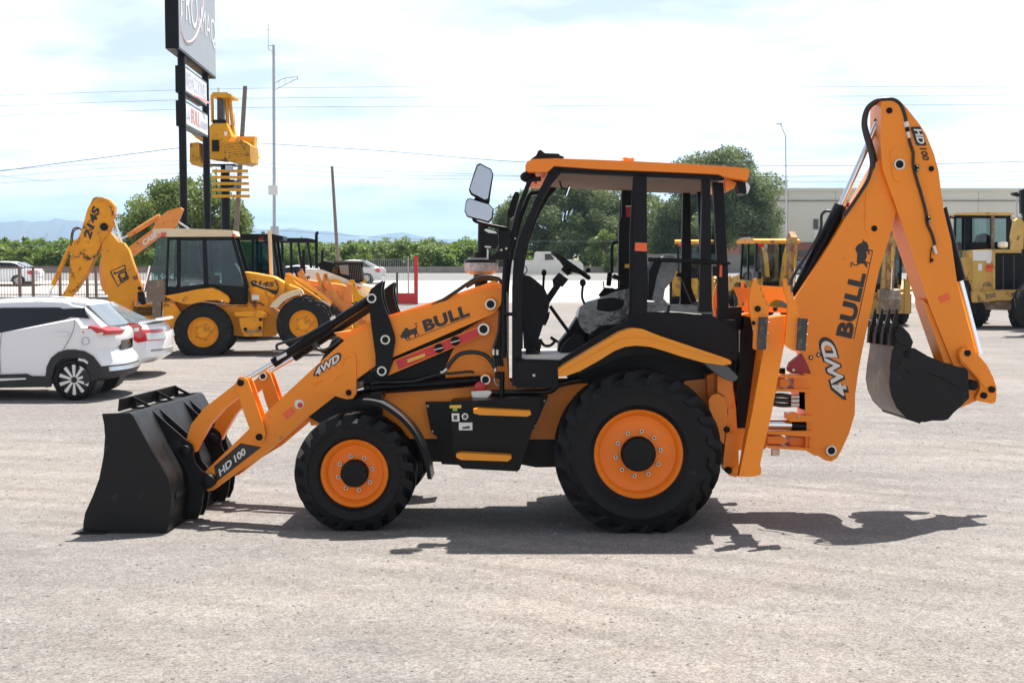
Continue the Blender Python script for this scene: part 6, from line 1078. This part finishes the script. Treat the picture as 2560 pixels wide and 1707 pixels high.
WLd.prism('cab_roof', 'V', [(925, 345), (930, 326), (1200, 318), (1505, 322), (1510, 332), (1480, 348)], 1.0, 2.9, YW, bv=.03); WLd.prism('cab_front', 'V', [(1000, 345), (1100, 345), (1100, 700), (1000, 700)], 2.75, 2.82, BL, bv=0); WLd.prism('operator_seat', 'V', [(1150, 615), (1175, 540), (1225, 522), (1270, 545), (1285, 615)], 1.7, 2.1, M['plastic'], bv=.04)
WLd.prism('fender', 'V', [(960, 770), (1110, 765), (1130, 870), (1125, 1000), (1000, 960), (960, 880)], .2, 1.0, YW, bv=.03); WLd.prism('side_lamp', 'V', [(848, 350), (895, 352), (890, 380), (850, 375)], 1.1, 1.3, BL); WLd.bar('lamp_arm', 'V', (880, 365), (940, 375), 1.2, .03, BL); v = WLd.p('V', (1398, 640), .8); lathe('air_filter', [(0, .12), (.13, .11), (.16, .06), (.15, -.06), (.06, -.1)], v, M['signwhite'], W_, 'Z', 20); WLd.bar('filter_neck', 'V', (1398, 640), (1398, 690), .8, .06, BL)
WLd.bar('exhaust', 'V', (1300, 345), (1300, 690), 1.0, .055, M['brown'])
for k, (xa, ya) in enumerate(((1480, 380), (1510, 400), (1490, 430))): WLd.tube('hand_rail', 'V', [(1475, 360 + 10 * k), (1510 + 4 * k, 372 + 10 * k), (1520, 450), (1515, 560)], 1.1, .02, M['galv'])
# second loader, mostly outside the frame
E2 = Mac('wheel_loader', col(2600, 38), R(0)); tag(E2.root, 'yellow wheel loader with a black cab corner next to the larger one', 'wheel loader', 'used machines parked in the yard')
E2.prism('cab_post', 'V', [(1575, 100), (1620, 85), (1900, 85), (1900, 740), (1600, 740), (1600, 330), (1580, 330)], 1.0, 1.15, BL, bv=.03); E2.prism('side_lamp', 'V', [(1498, 125), (1540, 120), (1570, 145), (1560, 165), (1505, 150)], .9, 1.1, BL); E2.tube('lamp_rail', 'V', [(1540, 150), (1535, 340), (1560, 370), (1590, 360)], 1.0, .025, M['galv']); E2.prism('boom_arm', 'V', [(1530, 400), (1570, 370), (1610, 420), (1600, 680), (1510, 680), (1500, 560)], .9, 1.2, YW)
E2.prism('body', 'V', [(1690, 700), (1900, 700), (1900, 1150), (1700, 1150)], .6, 1.2, YW, bv=.04)
for y_ in (.4, 2.6): wheel(E2.root, (E2.p('V', (1960, 1200), 1).x, y_, .78), .8, .38, .5, .78, M['oldrubber'], YW, -1, 18, .05, 0, .2, .2, YW, .1)

# ---------------------------------------------------------------- cars
def plan(W_, xr, xf, D):
    def fn(x, y, z):
        u = abs(y - W_ / 2) / (W_ / 2); t = ss(xr - 0.75, xr, x); s_ = ss(xf + 0.9, xf, x)
        return Vector((x - D * t * u ** 3 + D * 1.3 * s_ * u ** 3, y, z))
    return fn
YL = (0, .02, .06, .13, .25, .4, .55, .75, .9)
def carbody(t, low, hi, belt_y, W_, paint, bv=0.06, tum=0.2, D=0.26):
    xr, xf = max(x for x, z in low), min(x for x, z in low); fn = plan(W_, xr, xf, D); ys_ = [v * W_ / 1.8 for v in YL]; ys_ += [W_ - v for v in ys_[-2::-1]]
    zs = [z for x, z in low]; zm_ = (max(zs) + min(zs)) / 2
    def body(x, y, z):
        e = min(y, W_ - y); k = max(0, 1 - e / .06) ** 2; v = fn(x, y, z); v.z = z + (zm_ - z) * 0.05 * k
        v.y = y + (0.035 * ((z - zm_) / (max(zs) - zm_)) ** 2) * (1 - 2 * y / W_); return v
    b_ = bmesh.new(); add_loft(b_, low, ys_, body); bd_ = obj('body', mesh(b_, 'body', ang=38), paint, t)
    zb = min(z for x, z in hi); zt = max(z for x, z in hi)
    def cab(x, y, z):
        u = (y - W_ / 2) / (W_ / 2); h = (z - zb) / (zt - zb); v = fn(x, W_ / 2 + u * (W_ / 2 - .05 - tum * h), z); v.z = z - 0.07 * h * abs(u) ** 3; v.x = x - 0.5 * (x - v.x); return v
    b_ = bmesh.new(); add_loft(b_, hi, ys_, cab); ca = obj('cabin', mesh(b_, 'cabin', ang=38), paint, t); return fn
def carwheel(t, x, y, r, f, spokes=10):
    wh_ = empty('wheel', (x, y, r), 0, parent=t); lathe('tyre', [(r * .75, -.1), (r * .80, -.115), (r * .95, -.105), (r, -.07), (r, .07), (r * .95, .105), (r * .80, .115), (r * .75, .1), (r * .75, -.1)], (0, 0, 0), M['rubber'], wh_, seg=40)
    lathe('rim', [(r * .77, f * .09), (r * .74, f * .10), (r * .70, f * .06), (r * .68, f * -.02), (0, f * -.02)], (0, 0, 0), M['cladding'], wh_, seg=32); me = None
    for k in range(spokes):
        if me is None:
            b_ = bmesh.new(); add_prism(b_, [(-.014, .03), (-.03, r * .74), (.03, r * .74), (.014, .03)], f * .05 if f > 0 else f * .09, f * .09 if f > 0 else f * .05); bev(b_, .004); me = mesh(b_, 'spoke')
        o = obj('spoke', me, M['alloy'], wh_); o.rotation_euler.y = 2 * math.pi * k / spokes
    lathe('hub_cap', [(.05, f * .06), (.05, f * .095), (0, f * .1)], (0, 0, 0), M['cladding'], wh_, seg=16); return wh_
# compact suv
V = Mac('compact_suv', col(188, 21.2), 0); VR = V.root; CW = M['carwhite']; tag(VR, 'white compact suv with black cladding and alloy wheels', 'car', 'white cars parked on the gravel')
low = [(-900, 1030), (-800, 965), (-480, 905), (0, 965), (440, 880), (520, 868), (690, 905), (815, 915), (862, 945), (872, 985), (868, 1035), (852, 1060), (885, 1110), (905, 1140), (908, 1200), (880, 1248), (720, 1285), (700, 1240), (650, 1140), (580, 1098), (500, 1090), (420, 1110), (350, 1180), (325, 1270), (325, 1330), (-520, 1330), (-540, 1230), (-590, 1140), (-670, 1100), (-760, 1120), (-820, 1200), (-840, 1290), (-920, 1270), (-930, 1130)]
hi_ = [(-480, 905), (-300, 800), (-150, 750), (0, 736), (250, 724), (440, 735), (560, 752), (648, 770), (620, 800), (700, 850), (815, 915), (690, 905), (520, 868), (440, 880), (0, 965)]
q1 = [V.xz('S', [p_], 0.0 if p_[0] < 600 or p_[1] < 920 and p_[0] < 650 else 0.80)[0] for p_ in low]
q2 = [V.xz('S', [p_], 0.1 if p_[0] < 500 else 0.7)[0] for p_ in [(-480, 905), (-300, 800), (-150, 750), (0, 738), (250, 728), (440, 738), (560, 750), (648, 768), (815, 918), (690, 925), (-400, 985)]]
vfn = carbody(VR, q1, q2, 0, 1.76, CW)
def wrap(o, f=vfn):
    for v in o.data.vertices: v.co = f(*v.co)
    return o
def layered(name, pts, Y0, Y1, m, parent=VR, n=6, Yt=None, out=0.0):
    q_ = V.xz('S', pts, Y0 if Yt is None else Yt); b_ = bmesh.new(); add_loft(b_, [(x + out, z) for x, z in q_], [Y0 + (Y1 - Y0) * k / n for k in range(n + 1)], vfn); return obj(name, mesh(b_, name, ang=38), m, parent)
for Y in (0.26, 1.46): V.prism('roof_rail', 'S', [(-100, 738), (100, 722), (300, 716), (450, 726), (450, 734), (300, 726), (100, 732), (-100, 746)], Y, Y + .04, M['alloy'], bv=.006)
def tumble(o, x0=None):
    zs = [v.co.z for v in o.data.vertices]; za = V.p('S', (0, 965), .05).z; zb_ = V.p('S', (0, 728), .05).z
    for v in o.data.vertices: v.co.y += 0.2 * (v.co.z - za) / (zb_ - za) + 0.012
    return o
tumble(V.prism('side_window', 'S', [(-200, 810), (0, 798), (380, 796), (420, 808), (470, 862), (300, 945), (0, 972), (-340, 985), (-360, 920)], 0.018, 0.03, M['darkglass'], bv=0)); tumble(V.prism('quarter_glass', 'S', [(412, 806), (540, 800), (560, 795), (570, 830), (605, 872), (520, 866), (470, 862)], 0.02, 0.032, M['darkglass'], bv=0))
layered('rear_glass', [(646, 778), (662, 772), (822, 912), (806, 918)], 0.30, 1.46, M['glassgrey'], Yt=0.7, out=0.012); layered('spoiler', [(540, 745), (650, 758), (668, 772), (640, 786), (540, 780)], 0.30, 1.46, CW, Yt=0.7)
for Y0, Y1 in ((.018, .36), (1.40, 1.742)):
    tl = layered('tail_light', [(600, 958), (690, 918), (815, 938), (850, 952), (830, 980), (690, 998)], Y0, Y1, M['taillight'], Yt=.12, out=.012); layered('reverse_lens', [(720, 975), (835, 958), (832, 985), (720, 994)], Y0 - .004, Y1 + .004, M['zinc'], tl, Yt=.25, out=.02)
layered('rear_bumper', [(690, 1200), (745, 1190), (800, 1120), (860, 1140), (870, 1165), (905, 1170), (912, 1215), (885, 1252), (725, 1290)], -.012, 1.772, M['cladding'], n=14, Yt=.8, out=.01); layered('skid_plate', [(838, 1190), (908, 1178), (914, 1205), (840, 1222)], .1, 1.66, M['alloy'], n=10, Yt=.8, out=.025); layered('number_plate_recess', [(845, 1010), (866, 1012), (866, 1075), (845, 1070)], .55, 1.2, M['darkglass'], Yt=.8, out=.012)
arc = [(312, 1270), (320, 1200), (350, 1140), (400, 1100), (460, 1083), (520, 1083), (580, 1095), (640, 1130), (690, 1195), (700, 1240), (675, 1260), (640, 1195), (585, 1150), (505, 1135), (430, 1145), (380, 1185), (358, 1270), (350, 1340), (312, 1345)]
for Y in (-.015, 1.745): V.prism('wheel_arch_trim', 'S', arc, Y, Y + .035, M['cladding'], bv=.006); V.prism('sill_trim', 'S', [(-520, 1255), (0, 1255), (180, 1250), (215, 1265), (350, 1268), (352, 1340), (-520, 1355)], Y - .006, Y + .03, M['cladding'], bv=.01)
V.prism('sill_strip', 'S', [(-300, 1285), (0, 1282), (175, 1278), (180, 1288), (0, 1298), (-300, 1300)], -.03, -.015, M['alloy'], bv=.003); V.prism('door_handle', 'S', [(358, 980), (390, 968), (465, 966), (465, 985), (395, 992)], -.025, .0, CW, bv=.008)
for pts in ([(515, 870), (500, 960), (430, 1095)], [(10, 970), (-2, 1100), (5, 1250)]): V.tube('door_gap', 'S', pts, -.001, .004, M['grey'], sides=5)
fc = V.p('S', (588, 1025), 0); lathe('fuel_flap', [(.058, -.003), (.062, -.003), (.062, .004), (.058, .004), (.058, -.003)], fc, M['grey'], VR, seg=24)
for x in (522, -690):
    v = V.p('S', (x, 1300), .1); carwheel(VR, v.x, .10, .335, -1); carwheel(VR, v.x, 1.66, .335, 1)
for x in (522, -690): v = V.p('S', (x, 1300), .1); [cyl('wheel_well', (v.x, y0_, .37), (v.x, y0_ + .4, .37), .37, M['cladding'], VR, 28) for y0_ in (.05, 1.31)]
# sedan, whole car in metres; nose to -x
def sedan(loc, yaw, paint, label, group, sc=1.0, spoiler=True):
    t = empty('sedan', loc, yaw); t.scale = (sc, sc, sc); tag(t, label, 'car', group)
    low = [(-4.7, .45), (-4.65, .68), (-4.3, .82), (-3.3, .95), (-1.0, .98), (-.1, 1.0), (.0, .92), (.06, .72), (.04, .4), (-.15, .28), (-.62, .28), (-.68, .5), (-.82, .62), (-1.05, .66), (-1.28, .62), (-1.42, .5), (-1.48, .25), (-3.3, .25), (-3.36, .5), (-3.5, .62), (-3.72, .66), (-3.95, .62), (-4.1, .5), (-4.16, .28), (-4.6, .3)]
    hi = [(-3.35, .96), (-2.6, 1.38), (-2.1, 1.45), (-1.5, 1.43), (-1.2, 1.36), (-.45, .99)]
    sfn = carbody(t, low, hi, 0, 1.8, paint, .07)
    def lay(n_, pts, y0, y1, m, par, k=6):
        b_ = bmesh.new(); add_loft(b_, pts, [y0 + (y1 - y0) * i / k for i in range(k + 1)], sfn); return obj(n_, mesh(b_, n_, ang=38), m, par)
    b_ = bmesh.new(); f = lambda x, z: .2 * (z - .96) / .49 - .008
    add_prism(b_, [(-3.15, 1.03), (-2.6, 1.32), (-2.1, 1.39), (-1.5, 1.37), (-1.25, 1.31), (-.75, 1.03)], .05, 1.75, f); obj('side_glass', mesh(b_, 'g'), M['darkglass'], t)
    for pts, n in (([(-1.19, 1.365), (-1.17, 1.385), (-.42, 1.02), (-.46, .99)], 'rear_glass'), ([(-2.62, 1.375), (-2.64, 1.395), (-3.38, .985), (-3.34, .96)], 'windscreen')): lay(n, pts, .28, 1.52, M['glassgrey'], t)
    for y0, y1 in ((-.01, .5), (1.3, 1.81)):
        tl = lay('tail_light', [(-.5, .80), (-.06, .93), (.03, .89), (.075, .70), (-.14, .67)], y0, y1, M['taillight'], t); lay('reverse_lens', [(-.14, .88), (.055, .84), (.085, .72), (-.05, .70)], y0 + (.02 if y0 < 0 else -.004), y1 - (.02 if y0 > 0 else -.004), M['zinc'], tl)
    if spoiler: lay('boot_spoiler', [(-.35, 1.0), (-.3, 1.05), (.06, 1.10), (.08, 1.075), (-.2, 1.0)], .2, 1.6, paint, t, 8)
    lay('bumper_line', [(.03, .5), (.06, .5), (.06, .53), (.03, .53)], .1, 1.7, M['concrete'], t, 10)
    for x in (-1.05, -3.72): carwheel(t, x, .1, .32, -1); carwheel(t, x, 1.7, .32, 1); cyl('wheel_well', (x, .04, .34), (x, 1.76, .34), .36, M['cladding'], t, 24)
    return t
p = at(408, 800, 25.0); sedan((p.x - .12, p.y, 0), R(3), CW, 'white sedan with a boot spoiler parked behind the compact suv', 'white cars parked on the gravel', 1.02)
p = at(88, 640, 77); sedan((p.x, p.y, gz(p.y) + .02), 0, CW, 'white sedan passing on the concrete road behind the iron railing', 'cars on the road', 1.0, False)
p = at(835, 640, 70); sedan((p.x, p.y, gz(p.y) + .02), 0, CW, 'white car passing behind the skid steer loader and the canopy machine', 'cars on the road', 1.0, False)
p = at(958, 640, 80); sedan((p.x, p.y, gz(p.y) + .02), 0, M['silver'], 'silver car on the road behind the skid steer loader', 'cars on the road', 1.0, False)
p = at(2030, 640, 98); sedan((p.x, p.y, gz(p.y) + .02), 0, M['darkblue'], 'dark blue car on the road in front of the warehouse', 'cars on the road', 1.0, False)
# pickup on the road
PU = Mac('pickup_truck', col(1380, 98) + Vector((0, 0, .02)), 0); tag(PU.root, 'white pickup truck driving along the far road', 'pickup truck', 'cars on the road')
PU.prism('body', 'E', [(540, 1160), (560, 1125), (780, 1122), (1000, 1125), (1150, 1115), (1240, 1130), (1272, 1165), (1275, 1220), (1250, 1260), (560, 1260), (540, 1220)], 0, 1.8, M['pickwhite'], bv=.06)
PU.prism('cab', 'E', [(775, 1128), (790, 1050), (815, 1035), (960, 1036), (985, 1060), (1015, 1128)], .12, 1.68, M['pickwhite'], bv=.05); PU.prism('side_window', 'E', [(890, 1122), (888, 1060), (945, 1058), (985, 1115)], .10, .14, M['darkglass'], bv=0)
for x in (670, 1130): v = PU.p('E', (x, 1250), 0); carwheel(PU.root, v.x, .1, .36, -1, 6); carwheel(PU.root, v.x, 1.7, .36, 1, 6)
# ---------------------------------------------------------------- hazy air
hm = bpy.data.materials.new('haze'); hm.use_nodes = True; n = hm.node_tree.nodes; n.clear()
pv = n.new('ShaderNodeVolumePrincipled'); pv.inputs['Color'].default_value = (0.42, 0.68, 1.0, 1); pv.inputs['Density'].default_value = 0.00017; pv.inputs['Anisotropy'].default_value = 0.25
ho = n.new('ShaderNodeOutputMaterial'); hm.node_tree.links.new(pv.outputs[0], ho.inputs['Volume'])
bm = bmesh.new(); add_box(bm, (0, 4760, 149), (18400, 9640, 302)); hz_ = obj('haze', mesh(bm, 'haze', smooth=False), hm)
tag(hz_, 'pale blue haze in the air before the distant mountains', 'haze', kind='stuff')
